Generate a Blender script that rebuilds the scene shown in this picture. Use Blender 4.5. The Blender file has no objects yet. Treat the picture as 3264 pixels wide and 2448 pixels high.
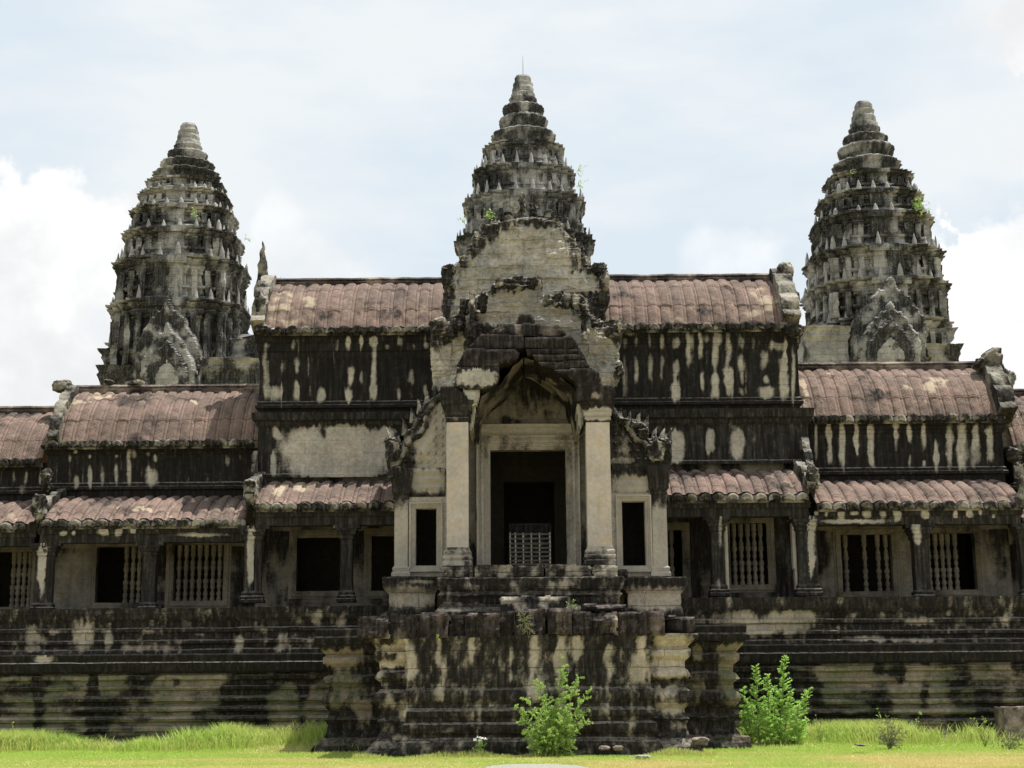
import bpy, math, random
import numpy as np
from mathutils import Matrix, Vector

# ------------------------------------------------------------------ camera, sky, sun, exposure
S = bpy.context.scene
PITCH, ROLL, F, EYE = math.atan(0.2055), 0.008, 4700.0, 1.65
fw = np.array([0, math.cos(PITCH), math.sin(PITCH)])
up0 = np.array([0, -math.sin(PITCH), math.cos(PITCH)])
rt0 = np.array([1.0, 0, 0])
rt = rt0 * math.cos(ROLL) - up0 * math.sin(ROLL)
up = up0 * math.cos(ROLL) + rt0 * math.sin(ROLL)
cd = bpy.data.cameras.new('camera')
cam = bpy.data.objects.new('camera', cd)
S.collection.objects.link(cam)
S.camera = cam
cd.sensor_width = 36.0
cd.lens = 36.0 * F / 3264.0
cd.clip_start, cd.clip_end = 0.5, 3000
cam.matrix_world = Matrix(((rt[0], up[0], -fw[0], 0), (rt[1], up[1], -fw[1], 0), (rt[2], up[2], -fw[2], EYE), (0, 0, 0, 1)))

SUNV = Vector((0.28, 0.11, 1.0)).normalized()       # direction towards the sun
sun_el = math.asin(SUNV.z)
sun_az = math.atan2(SUNV.x, SUNV.y)
ld = bpy.data.lights.new('sun', 'SUN')
ld.energy, ld.angle, ld.color = 4.2, math.radians(0.5), (1.0, 0.96, 0.88)
sun = bpy.data.objects.new('sun', ld)
S.collection.objects.link(sun)
sun.rotation_euler = SUNV.to_track_quat('Z', 'Y').to_euler()
S.view_settings.view_transform = 'Standard'
S.view_settings.look = 'None'
S.view_settings.gamma = 1
S.view_settings.exposure = 0.80
S.render.film_transparent = False
try:
    S.cycles.max_bounces = 6
    S.cycles.transparent_max_bounces = 4
except Exception:
    pass

W = bpy.data.worlds.new('World')
S.world = W
W.use_nodes = True
nt = W.node_tree
nt.nodes.clear()


def nn(nt, typ, **kw):
    n = nt.nodes.new(typ)
    for k, v in kw.items():
        if k == 'inp':
            for kk, vv in v.items():
                n.inputs[kk].default_value = vv
        else:
            setattr(n, k, v)
    return n


def math_(nt, op, a, b=None, c=None, clamp=False):
    n = nt.nodes.new('ShaderNodeMath')
    n.operation = op
    n.use_clamp = clamp
    for i, v in enumerate((a, b, c)):
        if v is None:
            continue
        if isinstance(v, (int, float)):
            n.inputs[i].default_value = v
        else:
            nt.links.new(v, n.inputs[i])
    return n.outputs[0]


def sstep(nt, v, a, b, o0=0.0, o1=1.0):
    n = nt.nodes.new('ShaderNodeMapRange')
    n.interpolation_type = 'SMOOTHSTEP'
    n.inputs[1].default_value, n.inputs[2].default_value = a, b
    n.inputs[3].default_value, n.inputs[4].default_value = o0, o1
    nt.links.new(v, n.inputs[0])
    return n.outputs[0]


def mixc(nt, fac, a, b):
    n = nt.nodes.new('ShaderNodeMix')
    n.data_type = 'RGBA'
    for i, v in ((0, fac), (6, a), (7, b)):
        if isinstance(v, (int, float)):
            n.inputs[i].default_value = v
        elif isinstance(v, tuple):
            n.inputs[i].default_value = (v[0], v[1], v[2], 1)
        else:
            nt.links.new(v, n.inputs[i])
    return n.outputs[2]


def world_dir(px, py):
    d = fw * F + rt * (px - 1632) + up * (1224 - py)
    return d / np.linalg.norm(d)


tc = nn(nt, 'ShaderNodeTexCoord')
sky = nn(nt, 'ShaderNodeTexSky')
sky.sky_type = 'NISHITA'
sky.sun_disc = False
sky.sun_elevation = sun_el
sky.sun_rotation = sun_az
sky.air_density, sky.dust_density, sky.ozone_density = 1.0, 2.5, 1.0
# thin high veil everywhere plus heaped cumulus near the horizon, all fixed to sky directions
mp = nn(nt, 'ShaderNodeMapping')
mp.inputs['Scale'].default_value = (1.6, 1.6, 5.0)
mp.inputs['Rotation'].default_value = (0.0, 0.25, 0.0)
nt.links.new(tc.outputs['Generated'], mp.inputs[0])
n1 = nn(nt, 'ShaderNodeTexNoise', inp={'Scale': 2.2, 'Detail': 6.0, 'Roughness': 0.55})
nt.links.new(mp.outputs[0], n1.inputs['Vector'])
veil = sstep(nt, n1.outputs[0], 0.36, 0.62)
n2 = nn(nt, 'ShaderNodeTexNoise', inp={'Scale': 16.0, 'Detail': 8.0, 'Roughness': 0.55})
nt.links.new(tc.outputs['Generated'], n2.inputs['Vector'])
warp = math_(nt, 'MULTIPLY', math_(nt, 'SUBTRACT', n2.outputs[0], 0.5), 0.16)
cum = None
for (px, py, r) in ((-60, 1020, .085), (330, 790, .048), (120, 800, .05), (455, 690, .014), (3330, 1000, .075), (3120, 850, .034),
                    (3060, 760, .016),  (0, 700, .02), (3300, 20, .026), (-200, 600, .01)):
    d = world_dir(px, py)
    vm = nn(nt, 'ShaderNodeVectorMath', operation='DISTANCE')
    vm.inputs[1].default_value = tuple(d)
    nt.links.new(tc.outputs['Generated'], vm.inputs[0])
    q = math_(nt, 'DIVIDE', math_(nt, 'SUBTRACT', math_(nt, 'ADD', vm.outputs['Value'], warp), r), r)
    cum = q if cum is None else math_(nt, 'MINIMUM', cum, q)
cumf = sstep(nt, cum, -0.05, 0.22, 1.0, 0.0)
soft = None
for (px, py, r) in ((900, 720, .018), (960, 820, .02), (850, 850, .018), (2330, 850, .028), (3230, 520, .03), (1050, 870, .02), (3200, 60, .05)):
    vm = nn(nt, 'ShaderNodeVectorMath', operation='DISTANCE')
    vm.inputs[1].default_value = tuple(world_dir(px, py))
    nt.links.new(tc.outputs['Generated'], vm.inputs[0])
    q = math_(nt, 'DIVIDE', math_(nt, 'ADD', vm.outputs['Value'], math_(nt, 'MULTIPLY', warp, .7)), r)
    soft = q if soft is None else math_(nt, 'MINIMUM', soft, q)
softf = sstep(nt, soft, 0.1, 1.2, 0.5, 0.0)
cumf = math_(nt, 'MAXIMUM', cumf, softf)
veilc = mixc(nt, 0.92, sky.outputs[0], mixc(nt, veil, (7.15, 8.0, 8.7), (8.6, 8.95, 9.1)))
n3 = nn(nt, 'ShaderNodeTexNoise', inp={'Scale': 7.0, 'Detail': 5.0, 'Roughness': 0.6})
nt.links.new(tc.outputs['Generated'], n3.inputs['Vector'])
cshade = mixc(nt, sstep(nt, n3.outputs[0], 0.35, 0.62), (7.9, 8.0, 8.15), (10.2, 10.2, 10.1))
skyc = mixc(nt, cumf, veilc, cshade)
bg = nn(nt, 'ShaderNodeBackground')
bg.inputs[1].default_value = 0.062
nt.links.new(skyc, bg.inputs[0])
wo = nn(nt, 'ShaderNodeOutputWorld')
nt.links.new(bg.outputs[0], wo.inputs[0])


# ------------------------------------------------------------------ geometry helpers
def X(px, py, Y):
    d = fw * F + rt * (px - 1632) + up * (1224 - py)
    return d[0] * Y / d[1]


def Z(px, py, Y):
    d = fw * F + rt * (px - 1632) + up * (1224 - py)
    return EYE + d[2] * Y / d[1]


def proj(V):
    p = V - np.array([0, 0, EYE])
    c = np.maximum(p @ fw, .1)
    return 1632 + F * (p @ rt) / c, 1224 - F * (p @ up) / c


rng = np.random.default_rng(7)
TAB = rng.random((32, 32, 32))


def vn(x, y, z):
    xi, yi, zi = np.floor(x).astype(int), np.floor(y).astype(int), np.floor(z).astype(int)
    fx, fy, fz = x - xi, y - yi, z - zi
    fx, fy, fz = fx * fx * (3 - 2 * fx), fy * fy * (3 - 2 * fy), fz * fz * (3 - 2 * fz)
    r = 0
    for a in (0, 1):
        for b in (0, 1):
            for c in (0, 1):
                w = (fx if a else 1 - fx) * (fy if b else 1 - fy) * (fz if c else 1 - fz)
                r = r + w * TAB[(xi + a) & 31, (yi + b) & 31, (zi + c) & 31]
    return r


def fbm(x, y, z, o=4, g=0.5):
    x, y, z = np.broadcast_arrays(np.asarray(x, float), np.asarray(y, float), np.asarray(z, float))
    s, a, t = 0, 1.0, 0
    for i in range(o):
        s = s + a * vn(x + 7.3 * i, y + 3.1 * i, z + 11.7 * i)
        t += a
        a *= g
        x, y, z = x * 2.03, y * 2.03, z * 2.03
    return s / t


def rough(V, amt, sc=2.0, flat=1.0):
    """push points about with lumpy noise so old stone loses its straight edges"""
    if amt <= 0:
        return V
    D = np.stack([fbm(V[:, 0] * sc + 5, V[:, 1] * sc, V[:, 2] * sc * flat, 4, .6),
                  fbm(V[:, 0] * sc + 15, V[:, 1] * sc + 9, V[:, 2] * sc * flat, 4, .6),
                  fbm(V[:, 0] * sc + 25, V[:, 1] * sc + 3, V[:, 2] * sc * flat + 7, 4, .6)], 1) - .5
    return V + D * np.array([amt, amt, amt * .8]) * 2


WLOC = {}


def link(o, parent=None):
    S.collection.objects.link(o)
    if parent is not None:
        o.parent = parent
        o.matrix_parent_inverse = Matrix.Translation(-Vector(WLOC.get(parent.name, (0, 0, 0))))


def mk(name, V, Fc, mat, parent=None, stain=None, uv=None, smooth=False, tint=None, loc=None):
    """one mesh object from vertex array and face array(s) (quads and/or tris)"""
    me = bpy.data.meshes.new(name)
    Fs = Fc if isinstance(Fc, list) else [Fc]
    Fs = [np.asarray(f, int) for f in Fs if len(f)]
    V = np.asarray(V, float)
    me.vertices.add(len(V))
    me.vertices.foreach_set('co', V.astype(np.float32).ravel())
    tot = sum(len(f) for f in Fs)
    loops = np.concatenate([f.ravel() for f in Fs])
    sizes = np.concatenate([np.full(len(f), f.shape[1]) for f in Fs])
    me.loops.add(len(loops))
    me.loops.foreach_set('vertex_index', loops.astype(np.int32))
    me.polygons.add(tot)
    me.polygons.foreach_set('loop_start', np.concatenate([[0], np.cumsum(sizes)[:-1]]).astype(np.int32))
    me.polygons.foreach_set('use_smooth', np.full(tot, smooth))
    if uv is not None:
        l = me.uv_layers.new(name='uv')
        l.data.foreach_set('uv', uv[loops].astype(np.float32).ravel())
    for nm, a in (('stain', stain), ('tint', tint)):
        if a is not None:
            at = me.attributes.new(nm, 'FLOAT', 'POINT')
            at.data.foreach_set('value', np.asarray(a, np.float32))
    me.update(calc_edges=True)
    me.validate()
    me.materials.append(mat)
    o = bpy.data.objects.new(name, me)
    if loc is not None:
        o.location = loc
        WLOC[o.name] = tuple(loc)
    link(o, parent)
    return o


def thing(name, label, cat, loc, group=None):
    o = bpy.data.objects.new(name, None)
    o.empty_display_size = .3
    S.collection.objects.link(o)
    o.location = loc
    WLOC[o.name] = tuple(loc)
    o['label'], o['category'] = label, cat
    if group:
        o['group'] = group
    return o


def tag(o, label=None, cat=None, group=None, kind=None):
    for k, v in (('label', label), ('category', cat), ('group', group), ('kind', kind)):
        if v:
            o[k] = v
    return o


class MB:
    """collects vertex/face blocks into one mesh"""

    def __init__(s):
        s.V, s.Q, s.T, s.S, s.U, s.n = [], [], [], [], [], 0

    def add(s, V, Q=None, T=None, st=None, uv=None):
        V = np.asarray(V, float)
        s.V.append(V)
        if Q is not None and len(Q):
            s.Q.append(np.asarray(Q, int) + s.n)
        if T is not None and len(T):
            s.T.append(np.asarray(T, int) + s.n)
        s.S.append(np.zeros(len(V)) if st is None else np.broadcast_to(st, (len(V),)))
        s.U.append(np.zeros((len(V), 2)) if uv is None else uv)
        s.n += len(V)

    def arr(s):
        return np.concatenate(s.V), ([np.concatenate(s.Q)] if s.Q else []) + ([np.concatenate(s.T)] if s.T else [])

    def build(s, name, mat, parent=None, uv=False, smooth=False, rgh=0, rsc=2.0, stf=None, flat=1.0):
        V, Fs = s.arr()
        V0 = V
        if rgh:
            V = rough(V, rgh, rsc, flat)
        st = np.concatenate(s.S) if stf is None else stf(V0)
        return mk(name, V, Fs, mat, parent, stain=st, uv=np.concatenate(s.U) if uv else None, smooth=smooth)


def gridq(nu, nv, closed=False, flip=False):
    a = np.arange(nu * nv).reshape(nu, nv)
    b = np.concatenate([a, a[:1]]) if closed else a
    q = np.stack([b[:-1, :-1], b[1:, :-1], b[1:, 1:], b[:-1, 1:]], -1).reshape(-1, 4)
    return q[:, ::-1] if flip else q


def quadsheet(mb, a, b, c, d, res=.05, st=None):
    """subdivided quad a-b-c-d (a->b is u, a->d is v)"""
    a, b, c, d = (np.array(p, float) for p in (a, b, c, d))
    nu = max(2, int(max(np.linalg.norm(b - a), np.linalg.norm(c - d)) / res) + 1)
    nv = max(2, int(max(np.linalg.norm(d - a), np.linalg.norm(c - b)) / res) + 1)
    u = np.linspace(0, 1, nu)[:, None, None]
    v = np.linspace(0, 1, nv)[None, :, None]
    V = (a * (1 - u) + b * u) * (1 - v) + (d * (1 - u) + c * u) * v
    mb.add(V.reshape(-1, 3), gridq(nu, nv), st=st)


def box(mb, x0, x1, y0, y1, z0, z1, res=.06, st=None, back=False, bottom=True):
    P = lambda x, y, z: (x, y, z)
    quadsheet(mb, P(x0, y0, z0), P(x1, y0, z0), P(x1, y0, z1), P(x0, y0, z1), res, st)
    quadsheet(mb, P(x0, y0, z1), P(x1, y0, z1), P(x1, y1, z1), P(x0, y1, z1), res, st)
    quadsheet(mb, P(x1, y0, z0), P(x1, y1, z0), P(x1, y1, z1), P(x1, y0, z1), res, st)
    quadsheet(mb, P(x0, y1, z0), P(x0, y0, z0), P(x0, y0, z1), P(x0, y1, z1), res, st)
    if bottom:
        quadsheet(mb, P(x0, y1, z0), P(x1, y1, z0), P(x1, y0, z0), P(x0, y0, z0), res, st)
    if back:
        quadsheet(mb, P(x1, y1, z0), P(x0, y1, z0), P(x0, y1, z1), P(x1, y1, z1), res, st)


def resample(pts, res):
    out = [np.array(pts[0], float)]
    for a, b in zip(pts[:-1], pts[1:]):
        a, b = np.array(a, float), np.array(b, float)
        n = max(1, int(np.linalg.norm(b - a) / res))
        for i in range(1, n + 1):
            out.append(a + (b - a) * i / n)
    return np.array(out)


def sweep(mb, path, prof, closed=False, res=.06, pres=None, cap=False, st=None):
    """sweep a (offset, z) profile along a plan path; outward is right of travel"""
    P = np.array(path, float)
    n = len(P)
    prof = resample(prof, pres or res)
    seg = (np.roll(P, -1, 0) - P) if closed else (P[1:] - P[:-1])
    L = np.linalg.norm(seg, axis=1)
    t = seg / L[:, None]
    nr = np.stack([t[:, 1], -t[:, 0]], 1)
    M = []
    for i in range(n):
        if closed:
            a, b = nr[i - 1], nr[i % len(nr)]
        else:
            a = nr[max(i - 1, 0)]
            b = nr[min(i, len(nr) - 1)]
        M.append((a + b) / (1 + float(a @ b)))
    M = np.array(M)
    idx, fr = [], []
    for i in range(len(seg)):
        k = max(1, int(L[i] / res))
        for j in range(k):
            idx.append(i)
            fr.append(j / k)
    if not closed:
        idx.append(len(seg) - 1)
        fr.append(1.0)
    idx, fr = np.array(idx), np.array(fr)[:, None]
    i2 = (idx + 1) % n
    base = P[idx] * (1 - fr) + P[i2] * fr
    mit = M[idx] * (1 - fr) + M[i2] * fr
    XY = base[:, None, :] + mit[:, None, :] * prof[None, :, 0, None]
    V = np.concatenate([XY, np.broadcast_to(prof[None, :, 1, None], XY.shape[:2] + (1,))], 2)
    nu, nv = V.shape[:2]
    mb.add(V.reshape(-1, 3), gridq(nu, nv, closed), st=st)
    if cap:
        ring = V[:, -1]
        c = ring.mean(0)
        VV = np.concatenate([ring, ring * .5 + c * .5, c[None]])
        k = len(ring)
        a = np.arange(k)
        b = (a + 1) % k
        if not closed:
            a, b = a[:-1], b[:-1]
        mb.add(VV, np.stack([a, b, b + k, a + k], 1), np.stack([a + k, b + k, np.full(len(a), 2 * k)], 1), st=st)


def lathe(mb, c, prof, seg=16, lobes=0, lobe=0, res=None, st=None):
    prof = np.array(prof, float)
    if res:
        prof = resample(prof, res)
    th = np.linspace(0, 2 * np.pi, seg, endpoint=False)
    m = 1 + lobe * np.abs(np.sin(th * lobes / 2)) if lobes else np.ones(seg)
    V = np.stack([c[0] + np.cos(th)[:, None] * prof[None, :, 0] * m[:, None],
                  c[1] + np.sin(th)[:, None] * prof[None, :, 0] * m[:, None],
                  c[2] + np.broadcast_to(prof[None, :, 1], (seg, len(prof)))], 2)
    mb.add(V.reshape(-1, 3), gridq(seg, len(prof), True), st=st)


def inpoly(x, y, poly):
    ins = np.zeros(np.shape(x), bool)
    n = len(poly)
    for i in range(n):
        x1, y1 = poly[i]
        x2, y2 = poly[(i + 1) % n]
        if y1 == y2:
            continue
        c = ((y1 > y) != (y2 > y)) & (x < (x2 - x1) * (y - y1) / (y2 - y1) + x1)
        ins ^= c
    return ins


def slab(mb, poly, Y, thick, res=.04, hf=None, wob=.04, eg=1.0):
    """solid stone of outline poly (source pixels measured at distance Y) with thickness and relief hf(x,z)->towards viewer"""
    pw = [(X(a, b, Y), Z(a, b, Y)) for a, b in poly]
    xs = np.arange(min(p[0] for p in pw) - .1, max(p[0] for p in pw) + .1, res)
    zs = np.arange(min(p[1] for p in pw) - .1, max(p[1] for p in pw) + .1, res)
    GX, GZ = np.meshgrid(xs, zs, indexing='ij')
    cx, cz = GX[:-1, :-1] + res / 2, GZ[:-1, :-1] + res / 2
    w1 = (fbm(cx * 3, cz * 3, Y, 4) - .5) * wob * 2
    w2 = (fbm(cx * 3 + 9, cz * 3, Y, 4) - .5) * wob * 2
    ins = inpoly(cx + w1, cz + w2, pw)
    nu, nv = GX.shape
    vid = np.arange(nu * nv).reshape(nu, nv)
    H = hf(GX, GZ) if hf is not None else np.zeros(GX.shape)
    # soften the rim: points near the outline fall back a little
    pad = np.pad(ins, 1)
    cnt = sum(pad[1 + a:nu + a, 1 + b:nv + b].astype(float) for a in (-1, 0) for b in (-1, 0)) if False else None
    full = np.zeros((nu, nv))
    full[:-1, :-1] += ins
    full[1:, :-1] += ins
    full[:-1, 1:] += ins
    full[1:, 1:] += ins
    edge = (full < 4)
    near = edge.copy()
    near[1:] |= edge[:-1]
    near[:-1] |= edge[1:]
    near[:, 1:] |= edge[:, :-1]
    near[:, :-1] |= edge[:, 1:]
    H = H - (.03 * near + .05 * edge) * eg
    front = np.stack([GX, Y - H, GZ], 2).reshape(-1, 3)
    back = np.stack([GX, np.full(GX.shape, Y + thick), GZ], 2).reshape(-1, 3)
    i, j = np.nonzero(ins)
    fq = np.stack([vid[i, j], vid[i + 1, j], vid[i + 1, j + 1], vid[i, j + 1]], 1)
    Q = [fq, fq[:, ::-1] + nu * nv]
    N = nu * nv
    extraV, eoff = [], 2 * N
    nseg = max(1, int(thick / .12))
    P = np.pad(ins, 1)
    sides = []
    for (di, dj, e) in ((-1, 0, ((0, 1), (0, 0))), (1, 0, ((1, 0), (1, 1))), (0, -1, ((0, 0), (1, 0))), (0, 1, ((1, 1), (0, 1)))):
        m = ins & ~P[1 + di:1 + di + ins.shape[0], 1 + dj:1 + dj + ins.shape[1]]
        a, b = np.nonzero(m)
        if len(a):
            sides.append(np.stack([vid[a + e[0][0], b + e[0][1]], vid[a + e[1][0], b + e[1][1]]], 1))
    sides = np.concatenate(sides)
    allV = [front, back]
    prev = sides
    un, inv = np.unique(sides, return_inverse=True)
    inv = inv.reshape(sides.shape)
    for k in range(1, nseg + 1):
        if k == nseg:
            cur = sides + N
        else:
            t = k / nseg
            VV = front[un] * (1 - t) + back[un] * t
            allV.append(VV)
            cur = inv + eoff
            eoff += len(un)
        Q.append(np.stack([prev[:, 1], prev[:, 0], cur[:, 0], cur[:, 1]], 1))
        prev = cur
    V = np.concatenate(allV)
    Q = np.concatenate(Q)
    used, inv2 = np.unique(Q, return_inverse=True)
    mb.add(V[used], inv2.reshape(Q.shape))


def ogive(mb, c, w, h, d, n=9, seg=14, st=None, lean=0.0, pw=1.6):
    """upright pointed stone (antefix) with base centre c"""
    t = np.linspace(0, 1, n)
    r = np.power(np.maximum(1 - t ** pw, 0), .8) * (1 - .12 * np.sin(t * 3)) + .02
    th = np.linspace(0, 2 * np.pi, seg, endpoint=False)
    V = np.stack([c[0] + np.cos(th)[:, None] * r[None] * w / 2 + lean * t[None] ** 2,
                  c[1] + np.sin(th)[:, None] * r[None] * d / 2,
                  c[2] + np.broadcast_to(t[None] * h, (seg, n))], 2)
    mb.add(V.reshape(-1, 3), gridq(seg, n, True), st=st)


def lump(mb, px, py, Y, rx, ry, dep, amp=.35, sc=6.0, n=34):
    """weathered carved block, centre and radii in source pixels at distance Y"""
    k = F / Y
    cx, cz, ax, az = X(px, py, Y), Z(px, py, Y), rx / k, ry / k
    th = np.linspace(0, 2 * np.pi, n, endpoint=False)
    ph = np.linspace(-np.pi / 2, np.pi / 2, n // 2)
    T_, P_ = np.meshgrid(th, ph, indexing='ij')
    sp = lambda v: np.sign(v) * np.abs(v) ** .75
    D = np.stack([sp(np.cos(P_) * np.cos(T_)) * ax, sp(np.cos(P_) * np.sin(T_)) * dep, sp(np.sin(P_)) * az], 2)
    U = D + np.array([cx, Y, cz])
    f = 1 + amp * 2 * (fbm(U[..., 0] * sc, U[..., 1] * sc, U[..., 2] * sc, 5, .7) - .5) - amp * .5 * np.abs(np.sin(U[..., 2] * 21 + 3 * fbm(U[..., 0] * 3, U[..., 1] * 3, U[..., 2] * 3, 2)))
    V = D * f[..., None] + np.array([cx, Y, cz])
    mb.add(V.reshape(-1, 3), gridq(n, n // 2, True))


# ------------------------------------------------------------------ materials
def stone_mat(name, pale, pale2, tint, dark=(.013, .012, .011), lich=(.16, .165, .14), bump=.35, brick=.45, streak=.25, fine=.6, lichen=.69, worn=.35, top_rim=.5, gain=0.0, mw=(.24, .64), grain=1.0):
    pale, pale2, tint = (tuple(v * k for v, k in zip(c_, (1.0, .975, .975))) for c_ in (pale, pale2, tint))
    m = bpy.data.materials.new(name)
    m.use_nodes = True
    t = m.node_tree
    bs = t.nodes['Principled BSDF']
    bs.inputs['Roughness'].default_value = .92
    bs.inputs['Specular IOR Level'].default_value = .15
    geo = nn(t, 'ShaderNodeNewGeometry')
    pos = geo.outputs['Position']

    def noise(scale, det=5, rg=.6, vec=None, mul=None):
        n = nn(t, 'ShaderNodeTexNoise', inp={'Scale': scale, 'Detail': det, 'Roughness': rg})
        if mul:
            mm = nn(t, 'ShaderNodeVectorMath', operation='MULTIPLY')
            mm.inputs[1].default_value = mul
            t.links.new(pos, mm.inputs[0])
            t.links.new(mm.outputs[0], n.inputs['Vector'])
        else:
            t.links.new(pos, n.inputs['Vector'])
        return n.outputs[0]
    nA, nB, nC = noise(.9), noise(2.6), noise(9.0, 6, .7)
    nS = noise(1.0, 5, .65, mul=(5.5, 5.5, .55))
    nF = noise(38.0, 4, .7)
    nW = noise(13.0, 6, .75)
    c = mixc(t, sstep(t, nA, .38, .62), pale, pale2)
    c = mixc(t, sstep(t, nB, .50, .70, 0, .7), c, tint)
    v = math_(t, 'MULTIPLY_ADD', nC, .45 + .8 * grain, .78 - .38 * grain)
    v = math_(t, 'MULTIPLY', v, math_(t, 'MULTIPLY_ADD', nF, .7 * grain, 1 - .35 * grain))
    v = math_(t, 'MULTIPLY', v, math_(t, 'MULTIPLY_ADD', nW, .7 * grain, 1 - .35 * grain))
    vs = math_(t, 'MULTIPLY', v, math_(t, 'MULTIPLY_ADD', nS, streak * 2, 1 - streak))
    hs = nn(t, 'ShaderNodeVectorMath', operation='SCALE')
    t.links.new(c, hs.inputs[0])
    t.links.new(vs, hs.inputs['Scale'])
    c = hs.outputs[0]
    at = nn(t, 'ShaderNodeAttribute', attribute_name='stain')
    sv = math_(t, 'ADD', at.outputs['Fac'], math_(t, 'MULTIPLY', math_(t, 'SUBTRACT', nW, .5), fine))
    sv = math_(t, 'ADD', sv, math_(t, 'MULTIPLY', math_(t, 'SUBTRACT', nS, .5), .5))
    sv = math_(t, 'ADD', sv, gain)
    mask = sstep(t, sv, mw[0], mw[1], 0, .98)
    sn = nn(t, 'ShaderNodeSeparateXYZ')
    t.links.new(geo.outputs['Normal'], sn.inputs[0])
    mask = math_(t, 'MULTIPLY', mask, math_(t, 'SUBTRACT', 1.0, math_(t, 'MULTIPLY', sstep(t, sn.outputs[2], .45, .85, 0, top_rim), sstep(t, nC, .35, .55))))  # upward faces lose stain: worn tops, with sunlit rims painted in
    dk = mixc(t, sstep(t, noise(5.0, 5, .7), .45, .75), dark, tuple(x * 2.3 + .004 for x in dark))
    dk = mixc(t, math_(t, 'MULTIPLY', sstep(t, noise(1.0, 6, .7, mul=(3.2, 3.2, 1.5)), .50, .72), sstep(t, nW, .42, .62, 0, worn)), dk, tuple(x * 5.5 + .01 for x in dark))
    dk = mixc(t, math_(t, 'MULTIPLY', sstep(t, nF, lichen, lichen + .05), sstep(t, nB, .42, .6)), dk, lich)
    nV = noise(1.0, 6, .7, mul=(11.0, 11.0, .9))
    dv = nn(t, 'ShaderNodeVectorMath', operation='SCALE')
    t.links.new(dk, dv.inputs[0])
    t.links.new(math_(t, 'MULTIPLY_ADD', sstep(t, nV, .40, .72), 2.6, .45), dv.inputs['Scale'])
    c = mixc(t, mask, c, dv.outputs[0])
    h = math_(t, 'ADD', math_(t, 'MULTIPLY', nC, .6), math_(t, 'MULTIPLY', nF, .35))
    if brick:
        sx = nn(t, 'ShaderNodeSeparateXYZ')
        t.links.new(pos, sx.inputs[0])
        cx = nn(t, 'ShaderNodeCombineXYZ')
        t.links.new(math_(t, 'ADD', math_(t, 'ADD', sx.outputs[0], sx.outputs[1]), math_(t, 'MULTIPLY', nB, .10)), cx.inputs[0])
        t.links.new(math_(t, 'ADD', sx.outputs[2], math_(t, 'MULTIPLY', nB, .08)), cx.inputs[1])
        br = nn(t, 'ShaderNodeTexBrick', offset=.43, inp={'Scale': 1.0, 'Mortar Size': .009, 'Mortar Smooth': .3, 'Brick Width': 1.05, 'Row Height': .43})
        t.links.new(cx.outputs[0], br.inputs['Vector'])
        c = mixc(t, math_(t, 'MULTIPLY', br.outputs['Fac'], brick), c, (.012, .011, .010))
        h = math_(t, 'SUBTRACT', h, math_(t, 'MULTIPLY', br.outputs['Fac'], .9))
    bp = nn(t, 'ShaderNodeBump', inp={'Strength': bump, 'Distance': .05})
    t.links.new(h, bp.inputs['Height'])
    t.links.new(bp.outputs[0], bs.inputs['Normal'])
    t.links.new(c, bs.inputs['Base Color'])
    return m


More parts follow.
